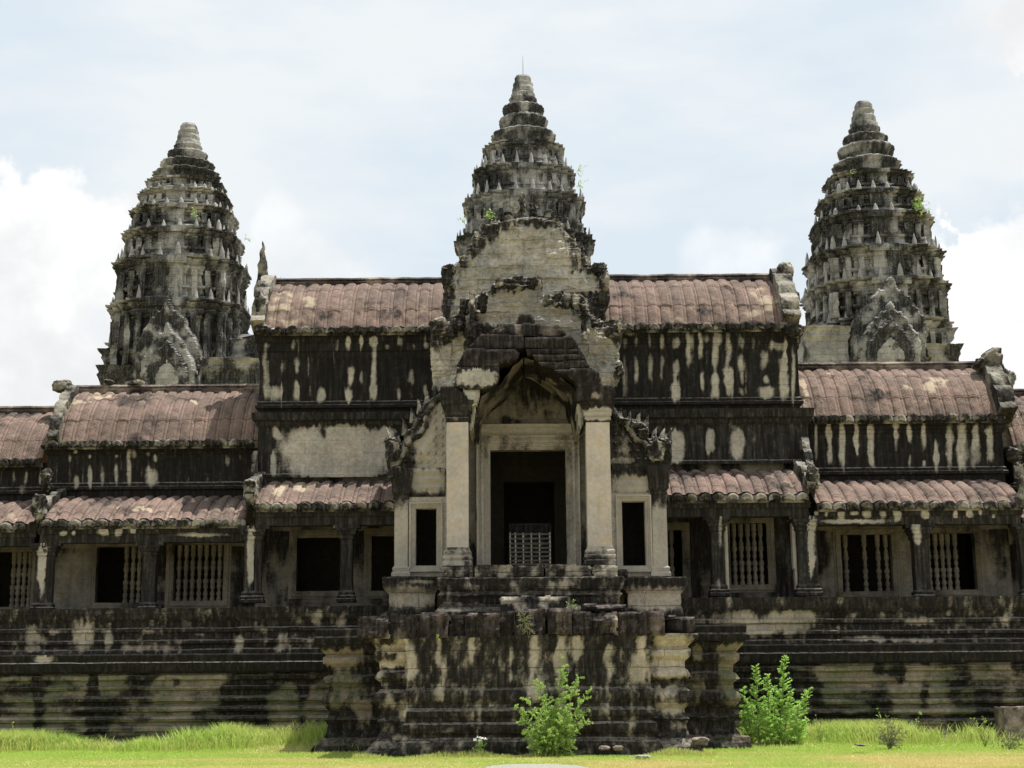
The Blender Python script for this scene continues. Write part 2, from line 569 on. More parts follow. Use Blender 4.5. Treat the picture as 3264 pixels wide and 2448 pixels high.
def roof_mat():
    m = stone_mat('roof_stone', (.215, .155, .130), (.140, .106, .090), (.175, .142, .112), dark=(.028, .023, .021), bump=.6, top_rim=.15, brick=0, streak=.25)
    t = m.node_tree
    bs = t.nodes['Principled BSDF']
    # carved chevron pattern running down each rib
    uv = nn(t, 'ShaderNodeUVMap', uv_map='uv')
    sx = nn(t, 'ShaderNodeSeparateXYZ')
    t.links.new(uv.outputs[0], sx.inputs[0])
    u = math_(t, 'ABSOLUTE', math_(t, 'SUBTRACT', math_(t, 'FRACT', sx.outputs[0]), .5))
    saw = math_(t, 'FRACT', math_(t, 'SUBTRACT', math_(t, 'MULTIPLY', sx.outputs[1], 8.5), math_(t, 'MULTIPLY', u, 4.5)))
    tri = math_(t, 'ABSOLUTE', math_(t, 'SUBTRACT', saw, .5))
    g = sstep(t, tri, .10, .30, 1, 0)
    cell = math_(t, 'ABSOLUTE', math_(t, 'SUBTRACT', math_(t, 'FRACT', math_(t, 'MULTIPLY', u, 11.0)), .5))
    g = math_(t, 'MULTIPLY', g, sstep(t, cell, .12, .3))
    g = math_(t, 'MULTIPLY', g, sstep(t, u, .20, .24, 1, 0))
    gap = math_(t, 'MULTIPLY', sstep(t, math_(t, 'ABSOLUTE', math_(t, 'SUBTRACT', u, .37)), .008, .03, 1, 0), .85)
    g = math_(t, 'MAXIMUM', g, gap)
    col = bs.inputs['Base Color'].links[0].from_socket
    pn = nn(t, 'ShaderNodeTexNoise', inp={'Scale': 1.7, 'Detail': 6.0, 'Roughness': .7})
    geo = nn(t, 'ShaderNodeNewGeometry')
    t.links.new(geo.outputs['Position'], pn.inputs['Vector'])
    g = math_(t, 'MULTIPLY', g, sstep(t, pn.outputs[0], .36, .5, .3, 1))
    c = mixc(t, math_(t, 'MULTIPLY', g, .72), col, (.028, .02, .018))
    # rows of slabs
    row = math_(t, 'ABSOLUTE', math_(t, 'SUBTRACT', math_(t, 'FRACT', math_(t, 'ADD', math_(t, 'MULTIPLY_ADD', sx.outputs[1], .82, .2), math_(t, 'MULTIPLY', pn.outputs[0], .12))), .5))
    rg = sstep(t, row, .484, .497)
    c = mixc(t, math_(t, 'MULTIPLY', rg, .85), c, (.02, .015, .014))
    at = nn(t, 'ShaderNodeAttribute', attribute_name='tint')
    pv = math_(t, 'ADD', at.outputs['Fac'], math_(t, 'MULTIPLY', math_(t, 'SUBTRACT', pn.outputs[0], .5), 1.6))
    c = mixc(t, sstep(t, pv, .42, .75, 0, .8), c, (.40, .33, .24))
    t.links.new(c, bs.inputs['Base Color'])
    b0 = bs.inputs['Normal'].links[0].from_node
    b2 = nn(t, 'ShaderNodeBump', inp={'Strength': .5, 'Distance': .012})
    t.links.new(math_(t, 'SUBTRACT', 1.0, math_(t, 'MAXIMUM', g, rg)), b2.inputs['Height'])
    t.links.new(b0.outputs[0], b2.inputs['Normal'])
    t.links.new(b2.outputs[0], bs.inputs['Normal'])
    return m


def plain_mat(name, col, rough_=.9, var=.3, col2=None, sc=8.0, trans=0.0, metal=0.0, tintattr=None):
    m = bpy.data.materials.new(name)
    m.use_nodes = True
    t = m.node_tree
    bs = t.nodes['Principled BSDF']
    bs.inputs['Roughness'].default_value = rough_
    bs.inputs['Metallic'].default_value = metal
    bs.inputs['Specular IOR Level'].default_value = .25
    geo = nn(t, 'ShaderNodeNewGeometry')
    n = nn(t, 'ShaderNodeTexNoise', inp={'Scale': sc, 'Detail': 5.0, 'Roughness': .65})
    t.links.new(geo.outputs['Position'], n.inputs['Vector'])
    fac = sstep(t, n.outputs[0], .35, .65)
    if tintattr:
        at = nn(t, 'ShaderNodeAttribute', attribute_name='tint')
        fac = at.outputs['Fac']
    c = mixc(t, fac, tuple(x * (1 - var) for x in col), col2 or tuple(min(1, x * (1 + var)) for x in col))
    t.links.new(c, bs.inputs['Base Color'])
    if trans:
        tr = nn(t, 'ShaderNodeBsdfTranslucent')
        t.links.new(c, tr.inputs[0])
        mx = nn(t, 'ShaderNodeMixShader')
        mx.inputs[0].default_value = trans
        t.links.new(bs.outputs[0], mx.inputs[1])
        t.links.new(tr.outputs[0], mx.inputs[2])
        t.links.new(mx.outputs[0], t.nodes['Material Output'].inputs[0])
    return m


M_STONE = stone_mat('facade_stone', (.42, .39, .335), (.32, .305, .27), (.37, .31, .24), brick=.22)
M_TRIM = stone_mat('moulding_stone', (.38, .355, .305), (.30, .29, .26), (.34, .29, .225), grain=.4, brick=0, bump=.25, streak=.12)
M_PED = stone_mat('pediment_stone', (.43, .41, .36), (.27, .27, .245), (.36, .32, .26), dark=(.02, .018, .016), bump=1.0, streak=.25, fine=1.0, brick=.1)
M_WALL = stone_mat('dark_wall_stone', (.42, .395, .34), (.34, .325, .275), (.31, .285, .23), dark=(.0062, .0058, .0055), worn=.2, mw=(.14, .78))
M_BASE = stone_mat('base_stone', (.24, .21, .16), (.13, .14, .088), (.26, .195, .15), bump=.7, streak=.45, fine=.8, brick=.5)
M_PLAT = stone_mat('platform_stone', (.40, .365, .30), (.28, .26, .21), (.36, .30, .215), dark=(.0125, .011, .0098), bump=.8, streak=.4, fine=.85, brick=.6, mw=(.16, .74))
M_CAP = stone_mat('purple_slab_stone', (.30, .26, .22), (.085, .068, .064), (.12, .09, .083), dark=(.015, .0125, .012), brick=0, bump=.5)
M_TOWER = stone_mat('hazy_tower_stone', (.35, .352, .335), (.225, .228, .218), (.31, .29, .26), dark=(.022, .022, .021), lich=(.30, .31, .28), bump=.9, streak=.25, fine=.95, lichen=.6, brick=.3)  # grey stone, lightened and neutralised to paint in slight distance haze
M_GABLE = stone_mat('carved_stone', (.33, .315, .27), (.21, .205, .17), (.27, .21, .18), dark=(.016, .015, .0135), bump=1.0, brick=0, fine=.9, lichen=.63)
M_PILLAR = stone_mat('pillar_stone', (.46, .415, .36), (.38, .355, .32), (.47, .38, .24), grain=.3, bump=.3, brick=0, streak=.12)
M_SHADE = stone_mat('shaded_stone', (.20, .185, .15), (.14, .13, .11), (.18, .145, .085), bump=.4, streak=.5, brick=.18)  # darker stone with the shade of gallery and porch put into its colour
M_INNER = stone_mat('shaded_inner_stone', (.05, .045, .035), (.04, .038, .03), (.04, .035, .03), bump=.3)  # near-black albedo: interior shade put into the stone colour
M_ROOF = roof_mat()
M_LEAF = plain_mat('leaf_green', (.25, .42, .09), .6, .15, (.62, .80, .26), trans=.45, tintattr=True)
M_LEAF2 = plain_mat('fern_green', (.30, .56, .11), .6, .12, (.66, .90, .28), trans=.5, tintattr=True)
M_LEAFG = plain_mat('grey_leaf', (.16, .18, .10), .8, .3, (.38, .39, .25), trans=.3, tintattr=True)
M_STEM = plain_mat('stem_brown', (.17, .20, .07))
M_GRASS = plain_mat('grass_blades', (.40, .60, .11), .7, .12, (.64, .53, .24), trans=.4, tintattr=True)
M_GROUND = plain_mat('turf_soil', (.30, .28, .10), .95, .15, (.42, .35, .18), sc=1.3)
M_GRAVEL = plain_mat('pale_gravel', (.25, .235, .205), .95, .3, sc=30)
M_FLOWER = plain_mat('white_petals', (.75, .75, .72), .6, .05, trans=.3)
M_METAL = plain_mat('grey_metal', (.35, .35, .35), .5, .1, metal=.7)
M_GRATE = plain_mat('grate_pale', (.82, .80, .74), .7, .1)


# ------------------------------------------------------------------ stain fields
def patches(V, lst, base=.95, soft=1.0, nz=.10):
    px, py = proj(V)
    wx = (fbm(px / 16., py / 28., 3.3, 4) - .5) * 20
    wy = (fbm(px / 9., py / 60., 8.3, 3) - .5) * 34
    s = np.full(len(V), base)
    for p in lst:
        cx, cy, rx, ry = p[:4]
        k = p[4] if len(p) > 4 else 1.0
        q = ((px + wx * min(1, rx / 12) - cx) / rx) ** 2 + np.abs((py + wy * min(1, ry / 25) - cy) / ry) ** 3.2
        s = np.where(True, s - k * base * np.exp(-q ** 1.3 * .9), s)
    return np.clip(s + (fbm(px / 40., py / 40., 1.3, 3) - .5) * nz * 1.4 + (fbm(px / 11., py / 30., 5.3, 4) - .5) * (nz * 1.6 + .15), -.3, 1.2)


def streaky(V, base=.5, amp=1.0, fx=1.6, fz=.35, seed=0.0, topdark=None):
    s = base + amp * 2 * (fbm((V[:, 0] + V[:, 1] * .7) * fx + seed, seed, V[:, 2] * fz + seed, 4, .55) - .5)
    s = s + amp * .7 * (fbm(V[:, 0] * 2.2 + seed, V[:, 1] * 2.2, V[:, 2] * 2.2, 3) - .5)
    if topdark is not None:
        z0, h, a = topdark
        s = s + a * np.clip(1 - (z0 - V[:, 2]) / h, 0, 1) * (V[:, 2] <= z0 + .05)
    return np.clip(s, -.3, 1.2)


# ------------------------------------------------------------------ roofs
def roof_sheet(x0, x1, curve, per=.42, ribh=.06, off=0.0, hole=None, res=.035):
    c = resample(curve, .05)
    nu = int((x1 - x0) / res) + 1
    xs = np.linspace(x0, x1, nu)
    d = np.gradient(c, axis=0)
    nrm = np.stack([-d[:, 1], d[:, 0]], 1)
    nrm /= np.linalg.norm(nrm, axis=1)[:, None] + 1e-9
    if nrm[len(nrm) // 2, 1] < 0:
        nrm = -nrm
    s = np.concatenate([[0], np.cumsum(np.linalg.norm(np.diff(c, axis=0), axis=1))])
    u = (xs - off) / per
    # ribs wander a little from slab to slab
    ph = u[:, None] + .07 * (fbm(u[:, None] * .3, np.floor(s[None] * .82 + .2), 4.4, 2) - .5)
    t = np.abs(ph - np.floor(ph) - .5) * 2
    rib = ribh * np.sqrt(np.clip(1 - (t / .72) ** 2.6, 0, 1)) + .012 * (t > .86)
    row = .016 * (1 - np.mod(s[None] * .82 + .2, 1.0)) * -1
    blk = .045 * (vn(np.floor(ph) * 1.7 + .5, np.floor(s[None] * .82 + .2) * 2.3, np.zeros(ph.shape)) - .5)
    sag = .05 * (fbm(xs[:, None] * .35, s[None] * .5, 2.2, 3) - .5) * 2
    H = rib + row + blk + sag + .025 * (fbm(xs[:, None] * 5, s[None] * 5, 1, 3) - .5) * 2
    Yc = c[None, :, 0] + nrm[None, :, 0] * H
    Zc = c[None, :, 1] + nrm[None, :, 1] * H
    V = np.stack([np.broadcast_to(xs[:, None], H.shape), Yc, Zc], 2).reshape(-1, 3)
    uv = np.stack([ph, np.broadcast_to(s[None], ph.shape)], 2).reshape(-1, 2)
    return V, gridq(nu, len(c)), uv


def vault_curve(Ye, ze, Yr, zr, bulge=.28, n=14):
    """from ridge (Yr,zr) forward and down to the eave (Ye,ze), convex towards the viewer"""
    t = np.linspace(0, 1, n)
    y = Yr + (Ye - Yr) * t
    z = zr + (ze - zr) * t
    dy, dz = Ye - Yr, ze - zr
    L = math.hypot(dy, dz)
    b = np.sin(t * np.pi) * bulge * (0.9 + .2 * t)
    nx, nz = dz / L, -dy / L
    return [(a + nx * bb, c + nz * bb) for a, c, bb in zip(y, z, b)]


def roof_part(parent, name, x0, x1, curve, off, pale=(), back=True, ribh=.06):
    V, Q, uv = roof_sheet(x0, x1, curve, off=off, ribh=ribh)
    px, py = proj(V)
    st = np.clip(.14 + 1.1 * (fbm(V[:, 0] * 1.1, V[:, 1] * 1.1, V[:, 2] * 1.1, 5, .6) - .5) * 2, -.2, 1)
    tn = .24 + .8 * (fbm(V[:, 0] * .9 + 40, V[:, 1] * .9, V[:, 2] * 1.4, 4) - .5)
    px = px + (fbm(V[:, 0] * 1.6, V[:, 1], V[:, 2] * 2.5, 4) - .5) * 110
    py = py + (fbm(V[:, 0] * 1.6 + 9, V[:, 1], V[:, 2] * 2.5, 4) - .5) * 70
    for (a, b, r1, r2, k) in pale:
        tn = np.maximum(tn, k * np.exp(-(((px - a) / r1) ** 2 + ((py - b) / r2) ** 2)))
    if back:
        c = np.array(curve)
        yr = c[0, 0]
        cb = np.stack([2 * yr - c[:, 0], c[:, 1]], 1)[::-1]
        mb = []
        xs = np.array([x0, x1])
        VB = np.stack([np.repeat(xs, len(cb)), np.tile(cb[:, 0], 2), np.tile(cb[:, 1], 2)], 1)
        n0 = len(V)
        V = np.concatenate([V, VB])
        Q = np.concatenate([Q, gridq(2, len(cb)) + n0])
        uv = np.concatenate([uv, np.zeros((len(VB), 2))])
        st = np.concatenate([st, np.zeros(len(VB))])
        tn = np.concatenate([tn, np.zeros(len(VB))])
    return mk(name, V, Q, M_ROOF, parent, stain=st, uv=uv, tint=tn)


def eave_tiles(parent, x0, x1, Y, z, off, per=.42, dark=.95, seed=1):
    """row of rounded tile ends under the eave, one per rib"""
    mb = MB()
    r_ = random.Random(seed)
    k0, k1 = math.ceil((x0 - off) / per - .5), math.floor((x1 - off) / per - .5)
    for k in range(k0, k1 + 1):
        cx = off + (k + .5) * per
        if cx < x0 + .1 or cx > x1 - .1:
            continue
        r = .185 * r_.uniform(.92, 1.06)
        th = np.linspace(-.12 * np.pi, 1.12 * np.pi, 13)
        z0 = z - .15 + r_.uniform(-.012, .012)
        f = np.stack([cx + np.cos(th) * r, np.full(13, Y - .15 + r_.uniform(-.02, .02)), z0 + np.sin(th) * r], 1)
        g = np.stack([cx + np.cos(th) * r * .72, np.full(13, Y - .18), z0 + np.sin(th) * r * .72], 1)
        g2 = np.stack([cx + np.cos(th) * r * .3, np.full(13, Y - .155), z0 + np.sin(th) * r * .3], 1)
        b = f + np.array([0, .55, .0])
        VV = np.concatenate([b, f, g, g2, [[cx, Y - .17, z0]]])
        a = np.arange(12)
        Q = np.concatenate([np.stack([a + 13 * i, a + 1 + 13 * i, a + 14 + 13 * i, a + 13 + 13 * i], 1) for i in range(3)])
        T = np.stack([a + 39, a + 40, np.full(12, 52)], 1)
        mb.add(VV, Q, T)
    # soffit strip behind the discs
    quadsheet(mb, (x0, Y, z - .26), (x1, Y, z - .26), (x1, Y, z - .03), (x0, Y, z - .03), .08)
    return mb.build('eave_tiles', M_GABLE, parent, rgh=.016, rsc=7, stf=lambda V: streaky(V, dark - .36, .7, 3, 2.5, seed))


def wall_grid(mb, x0, x1, z0, z1, Y, holes=(), res=.045, reveal=.45, yf=None):
    """masonry plane facing the viewer with rectangular openings and their reveals"""
    xe = sorted({x0, x1, *[h[0] for h in holes], *[h[1] for h in holes]})
    ze = sorted({z0, z1, *[h[2] for h in holes], *[h[3] for h in holes]})
    for a, b in zip(xe[:-1], xe[1:]):
        for c, d in zip(ze[:-1], ze[1:]):
            mx, mz = (a + b) / 2, (c + d) / 2
            if any(h[0] < mx < h[1] and h[2] < mz < h[3] for h in holes) or b - a < 1e-4 or d - c < 1e-4:
                continue
            quadsheet(mb, (a, Y, c), (b, Y, c), (b, Y, d), (a, Y, d), res)
    for (a, b, c, d) in holes:
        y1 = Y + reveal
        quadsheet(mb, (a, Y, c), (a, y1, c), (a, y1, d), (a, Y, d), .08)
        quadsheet(mb, (b, y1, c), (b, Y, c), (b, Y, d), (b, y1, d), .08)
        quadsheet(mb, (a, Y, c), (b, Y, c), (b, y1, c), (a, y1, c), .08)
        quadsheet(mb, (a, y1, d), (b, y1, d), (b, Y, d), (a, Y, d), .08)


def ring_frame(mb, x0, x1, z0, z1, Y, prof, res=.08, bottom=True):
    """moulded frame round an opening; prof = (distance outward from the opening, projection towards viewer)"""
    rows = []
    for (o, p) in prof:
        c = [(x0 - o, z0 - (o if bottom else 0)), (x0 - o, z1 + o), (x1 + o, z1 + o), (x1 + o, z0 - (o if bottom else 0))]
        if bottom:
            c.append(c[0])
        pts = []
        base = [(x0, z0), (x0, z1), (x1, z1), (x1, z0)] + ([(x0, z0)] if bottom else [])
        for i in range(len(c) - 1):
            L = math.dist(base[i], base[i + 1])
            k = max(2, int(L / res))
            for j in range(k):
                t = j / k
                pts.append((c[i][0] * (1 - t) + c[i + 1][0] * t, Y - p, c[i][1] * (1 - t) + c[i + 1][1] * t))
        pts.append((c[-1][0], Y - p, c[-1][1]))
        rows.append(pts)
    V = np.array(rows).transpose(1, 0, 2)
    nu, nv = V.shape[:2]
    mb.add(V.reshape(-1, 3), gridq(nu, nv))


BAL = None


def baluster_mesh():
    pts = []
    H = 1.0
    n = 60
    for i in range(n + 1):
        t = i / n
        r = .062 + .012 * math.sin(t * 2 * math.pi * 9) + .010 * math.sin(t * 2 * math.pi * 3.5 + 1)
        if t < .06 or t > .94:
            r = .078
        for b in (.12, .16, .34, .38, .62, .66, .84, .88):
            r += .018 * math.exp(-((t - b) / .012) ** 2)
        pts.append((r, t))
    return pts


def window(parent, x0, x1, z0, z1, Y, bals, prof=None, name='window'):
    """moulded frame with turned balusters (x positions in metres)"""
    mb = MB()
    prof = prof or [(0, -.10), (0, .02), (.05, .02), (.05, .05), (.12, .05), (.12, .08), (.17, .08), (.17, .03), (.24, .03), (.24, -.02)]
    ring_frame(mb, x0, x1, z0, z1, Y, prof)
    fr = mb.build(name, M_SHADE, parent, rgh=.012, rsc=3, stf=lambda V: streaky(V, .28, .5, 2, .8, x0))
    global BAL
    for i, bx in enumerate(bals):
        if BAL is None:
            m2 = MB()
            lathe(m2, (0, 0, 0), baluster_mesh(), 12)
            BAL = m2.build('baluster', M_SHADE, fr, smooth=True)
            o = BAL
        else:
            o = BAL.copy()
            S.collection.objects.link(o)
            o.parent = fr
            o.matrix_parent_inverse = Matrix()
        o.location = (bx, Y + .16, z0 - .01)
        o.scale = (1.05, 1.05, z1 - z0 + .02)
    return fr


def pillar(parent, xc, y0, zb, zt, w=.36, mat=None, st=.9, seed=1, name='pillar', fancy=1.0, patch=None, brack=True):
    h = w / 2
    path = [(xc - h, y0), (xc + h, y0), (xc + h, y0 + w), (xc - h, y0 + w)]
    H = zt - zb
    b, c = min(.42 * fancy, H * .16), min(.42 * fancy, H * .16)
    prof = [(.10, zb), (.10, zb + b * .25), (.07, zb + b * .3), (.085, zb + b * .5), (.04, zb + b * .6), (.05, zb + b * .8), (0, zb + b),
            (0, zt - c), (.05, zt - c * .85), (.035, zt - c * .6), (.08, zt - c * .5), (.09, zt - c * .25), (.12, zt - c * .2), (.12, zt), (-h * .9, zt)]
    mb = MB()
    sweep(mb, path, prof, closed=True, res=.05, pres=.05)
    if brack:
        box(mb, xc - h - .22, xc + h + .22, y0 - .05, y0 + w * .9, zt, zt + .10, .05)
    sf = (lambda V: patches(V, patch, max(st, .85), nz=.3)) if patch else (lambda V: streaky(V, st, .5, 3, .5, seed))
    return mb.build(name, mat or M_WALL, parent, rgh=.018, rsc=3, stf=sf)


def gable_strip(parent, x0, x1, curve, up_=.22, dep=.4, seed=1, name='gable_rim', crest=True, mat=None):
    """raised carved stone rim along the end of a roof"""
    c = resample(curve, .06)
    d = np.gradient(c, axis=0)
    nrm = np.stack([-d[:, 1], d[:, 0]], 1)
    nrm /= np.linalg.norm(nrm, axis=1)[:, None] + 1e-9
    if nrm[len(nrm) // 2, 1] < 0:
        nrm = -nrm
    s = np.linspace(0, 1, len(c))
    bump = up_ * (1 + (.35 * np.abs(np.sin(s * len(c) * .35)) if crest else 0))
    o = c + nrm * bump[:, None]
    i = c - nrm * dep
    nx = max(2, int((x1 - x0) / .06) + 1)
    rows = []
    m = 8
    for k in range(m + 1):
        t = k / m
        rows.append([(x0, *(i[j] * (1 - t) + o[j] * t)) for j in range(len(c))])
    for k in range(1, nx):
        rows.append([(x0 + (x1 - x0) * k / (nx - 1), *o[j]) for j in range(len(c))])
    for k in range(1, m + 1):
        t = k / m
        rows.append([(x1, *(o[j] * (1 - t) + i[j] * t)) for j in range(len(c))])
    V = np.array(rows)
    mb = MB()
    mb.add(V.reshape(-1, 3), gridq(*V.shape[:2]))
    # closed front end
    e = V[:, -1]
    mb.add(np.concatenate([e, [e.mean(0)]]), None, np.array([[a, a + 1, len(e)] for a in range(len(e) - 1)]))
    return mb.build(name, mat or M_GABLE, parent, rgh=.05, rsc=5, stf=lambda V: streaky(V, .58, .8, 2, 1.2, seed))


# ------------------------------------------------------------------ gallery wings
def wing(name, label, pxl, pxr, Yw, Ya, ridge, eave, wtop_cor, wbot, ltop, leave, floor, clear_patches, roof_pale, low_pale, mid=None,
         pillars=(), windows=(), lint=(), wall_stain_shade=.35, endl=None, endr=None, groupn='gallery wings', lowx=None, xout=None, seed=1, runpatch=None):
    """pixel rows are read at the wing's middle; returns a dict of world heights"""
    pm = (max(pxl, 0) + min(pxr, 3264)) / 2
    x0, x1 = X(pxl, (ridge + eave) / 2, Yw), X(pxr, (ridge + eave) / 2, Yw)
    xc = (x0 + x1) / 2
    zfl = Z(pm, floor, Ya)
    w = thing(name, label, 'temple gallery', (xc, Yw, zfl), groupn)
    Ye = Yw - .28
    Yr = Yw + 1.75
    zr, ze = Z(pm, ridge + 14, Yr), Z(pm, eave, Ye)
    cur = vault_curve(Ye, ze, Yr, zr, .30)
    off = x0 + .05
    roof_part(w, 'roof', x0, x1, cur, off, roof_pale)
    # ridge course
    mb = MB()
    path = [(x0, Yr - .13), (x1, Yr - .13)]
    sweep(mb, path, [(.02, zr - .10), (.06, zr + .02), (.0, zr + .08), (.05, zr + .13), (-.02, zr + .20), (-.26, zr + .20), (-.3, zr - .1)], res=.08)
    sg = seed * 3.7
    R = rough
    mb.build('ridge_course', M_ROOF if False else M_CAP, w, rgh=.035, rsc=2.2, stf=lambda V: streaky(V, .45, .5, 2, 2, sg))
    eave_tiles(w, x0, x1, Ye, ze, off, seed=seed)
    # clerestory wall with stepped cornice
    zt = ze - .10
    zc = Z(pm, wtop_cor, Yw)
    zb = Z(pm, wbot, Yw)
    mb = MB()
    hh = zt - zc
    prof = [(.0, zb - .5), (.0, zb - .03), (.06, zb - .02), (.10, zb), (.10, zb + .09), (.05, zb + .11), (.05, zb + .2), (0, zb + .24), (0, zc), (.05, zc + hh * .12), (.05, zc + hh * .3),
            (.10, zc + hh * .34), (.10, zc + hh * .6), (.16, zc + hh * .66), (.20, zc + hh * .95), (.20, zt), (-.3, zt)]
    sweep(mb, [(x0 + .02, Yw + 3.2), (x0 + .02, Yw), (x1 - .02, Yw), (x1 - .02, Yw + 3.2)], prof, res=.045, pres=.04)
    rr = random.Random(seed * 11)
    auto = []
    per_px = .42 * F / Yw
    for q_ in range(int((min(pxr, 3300) - max(pxl, -60)) / per_px) + 1):
        pxs = max(pxl, -60) + (q_ + .5) * per_px
        if rr.random() < .75:
            c0 = rr.uniform(eave + 30, wbot - 30)
            auto.append((pxs + rr.uniform(-4, 4), c0, rr.uniform(2.5, 5), rr.uniform(24, 80), rr.uniform(.2, .5)))
        if rr.random() < .5:
            auto.append((pxs + rr.uniform(-4, 4), eave + 40 + rr.uniform(0, 25), rr.uniform(5, 11), rr.uniform(8, 22), rr.uniform(.3, .55)))
    mb.build('clerestory_wall', M_WALL, w, rgh=.016, rsc=3, stf=lambda V: patches(V, clear_patches + auto, .97, nz=.16))
    zlow = zb
    if mid:
        # second wall band between the clerestory and the lean-to roof
        mt, mcor, mbm, mp, mxl, mxr = mid
        a, b = X(mxl, mt, Yw - .12), X(mxr, mt, Yw - .12)
        zt2, zc2, zb2 = Z(pm, mt, Yw - .12), Z(pm, mcor, Yw - .12), Z(pm, mbm, Yw - .12)
        zt2 = min(zt2, zb - .0)
        mb = MB()
        q = zt2 - zc2
        prof = [(.05, zb2), (.05, zb2 + .1), (0, zb2 + .14), (0, zc2), (.08, zc2 + q * .2), (.08, zc2 + q * .4), (.17, zc2 + q * .5), (.2, zt2 - .02), (.2, zt2), (-.3, zt2)]
        sweep(mb, [(a, Yw + 1.5), (a, Yw - .12), (b, Yw - .12), (b, Yw + 1.5)], prof, res=.045, pres=.04)
        mb.build('panel_wall', M_STONE, w, rgh=.014, rsc=3, stf=lambda V: patches(V, mp, .97))
        zlow = zb2
    # lean-to aisle roof
    lxl, lxr = lowx or (pxl, pxr)
    a, b = X(lxl, leave, Ya), X(lxr, leave, Ya)
    Yt = Yw + .1
    cur2 = vault_curve(Ya - .1, Z(pm, leave, Ya - .1), Yt, Z(pm, ltop + 6, Yt - .3), .16)
    roof_part(w, 'aisle_roof', a, b, cur2, a + .05, low_pale, back=False, ribh=.085)
    zle = Z(pm, leave, Ya - .1)
    eave_tiles(w, a, b, Ya - .1, zle, a + .05, seed=seed + 5, dark=.9)
    # architrave beam under the aisle eave
    zbt = zle - .22
    mb = MB()
    hb = (zbt - Z(pm, leave + 70, Ya))
    sweep(mb, [(a, Ya + .5), (a, Ya + .02), (b, Ya + .02), (b, Ya + .5)],
          [(-.4, zbt - hb), (.0, zbt - hb), (.0, zbt - hb * .45), (.05, zbt - hb * .4), (.07, zbt), (-.3, zbt)], res=.045)
    zbeam = zbt - hb
    mb.build('beam', M_STONE, w, rgh=.018, rsc=3, stf=lambda V: patches(V, lint, .93) if lint else streaky(V, .85, .4, 2, 1, sg))
    # inner wall with windows
    Yb = Yw + .05
    holes = []
    for (wl, wr, wt, wb_, bl) in windows:
        holes.append((X(wl, (wt + wb_) / 2, Yb), X(wr, (wt + wb_) / 2, Yb), Z((wl + wr) / 2, wb_, Yb), Z((wl + wr) / 2, wt, Yb)))
    mb = MB()
    wall_grid(mb, a - .3, b + .3, zfl - .2, zlow + .15, Yb, holes, .05, .3)
    mb.build('window_wall', M_SHADE, w, rgh=.015, rsc=2, stf=lambda V: streaky(V, wall_stain_shade, .8, 1.5, .4, sg, (zbeam, 1.2, .45)))
    for hq, (wl, wr, wt, wb_, bl) in zip(holes, windows):
        window(w, hq[0], hq[1], hq[2], hq[3], Yb, [X(q_, (wt + wb_) / 2, Yb + .16) for q_ in bl])
    # dark hall behind the windows
    mb = MB()
    zz = zlow + .1
    y2 = Yb + 3.1
    quadsheet(mb, (a - .3, y2, zfl - .2), (b + .3, y2, zfl - .2), (b + .3, y2, zz), (a - .3, y2, zz), .5)
    quadsheet(mb, (a - .3, Yb + .3, zfl - .2), (a - .3, y2, zfl - .2), (a - .3, y2, zz), (a - .3, Yb + .3, zz), .5)
    quadsheet(mb, (b + .3, y2, zfl - .2), (b + .3, Yb + .3, zfl - .2), (b + .3, Yb + .3, zz), (b + .3, y2, zz), .5)
    quadsheet(mb, (a - .3, Yb + .25, zz), (b + .3, Yb + .25, zz), (b + .3, y2, zz), (a - .3, y2, zz), .5)
    quadsheet(mb, (a - .3, Yb + .25, zfl - .19), (b + .3, Yb + .25, zfl - .19), (b + .3, y2, zfl - .19), (a - .3, y2, zfl - .19), .5)
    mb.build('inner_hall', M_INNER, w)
    for k, (pc, wd, stn, pt) in enumerate(pillars):
        pillar(w, X(pc, (leave + floor) / 2, Ya + .2), Ya + .06, zfl, zbeam - .10, wd, M_TRIM, stn, seed + k * 1.7, patch=pt)
    if endl:
        gable_strip(w, X(endl[0], eave, Yw), X(endl[1], eave, Yw), cur, .20, .5, seed + 2)
    if endr:
        gable_strip(w, X(endr[0], eave, Yw), X(endr[1], eave, Yw), cur, .20, .5, seed + 3)
    return dict(w=w, zfl=zfl, zr=zr, ze=ze, Ye=Ye, Yr=Yr, cur=cur, cur2=cur2, x0=x0, x1=x1, a=a, b=b, zle=zle)


def acro(w, px, py, Y, rx, ry, name='corner_ornament', dep=.22, seed=1, amp=.35):
    mb = MB()
    lump(mb, px, py, Y, rx, ry, dep, amp)
    return mb.build(name, M_GABLE, w, rgh=.085, rsc=6, stf=lambda V: streaky(V, .56, 1.0, 3, 3, seed))


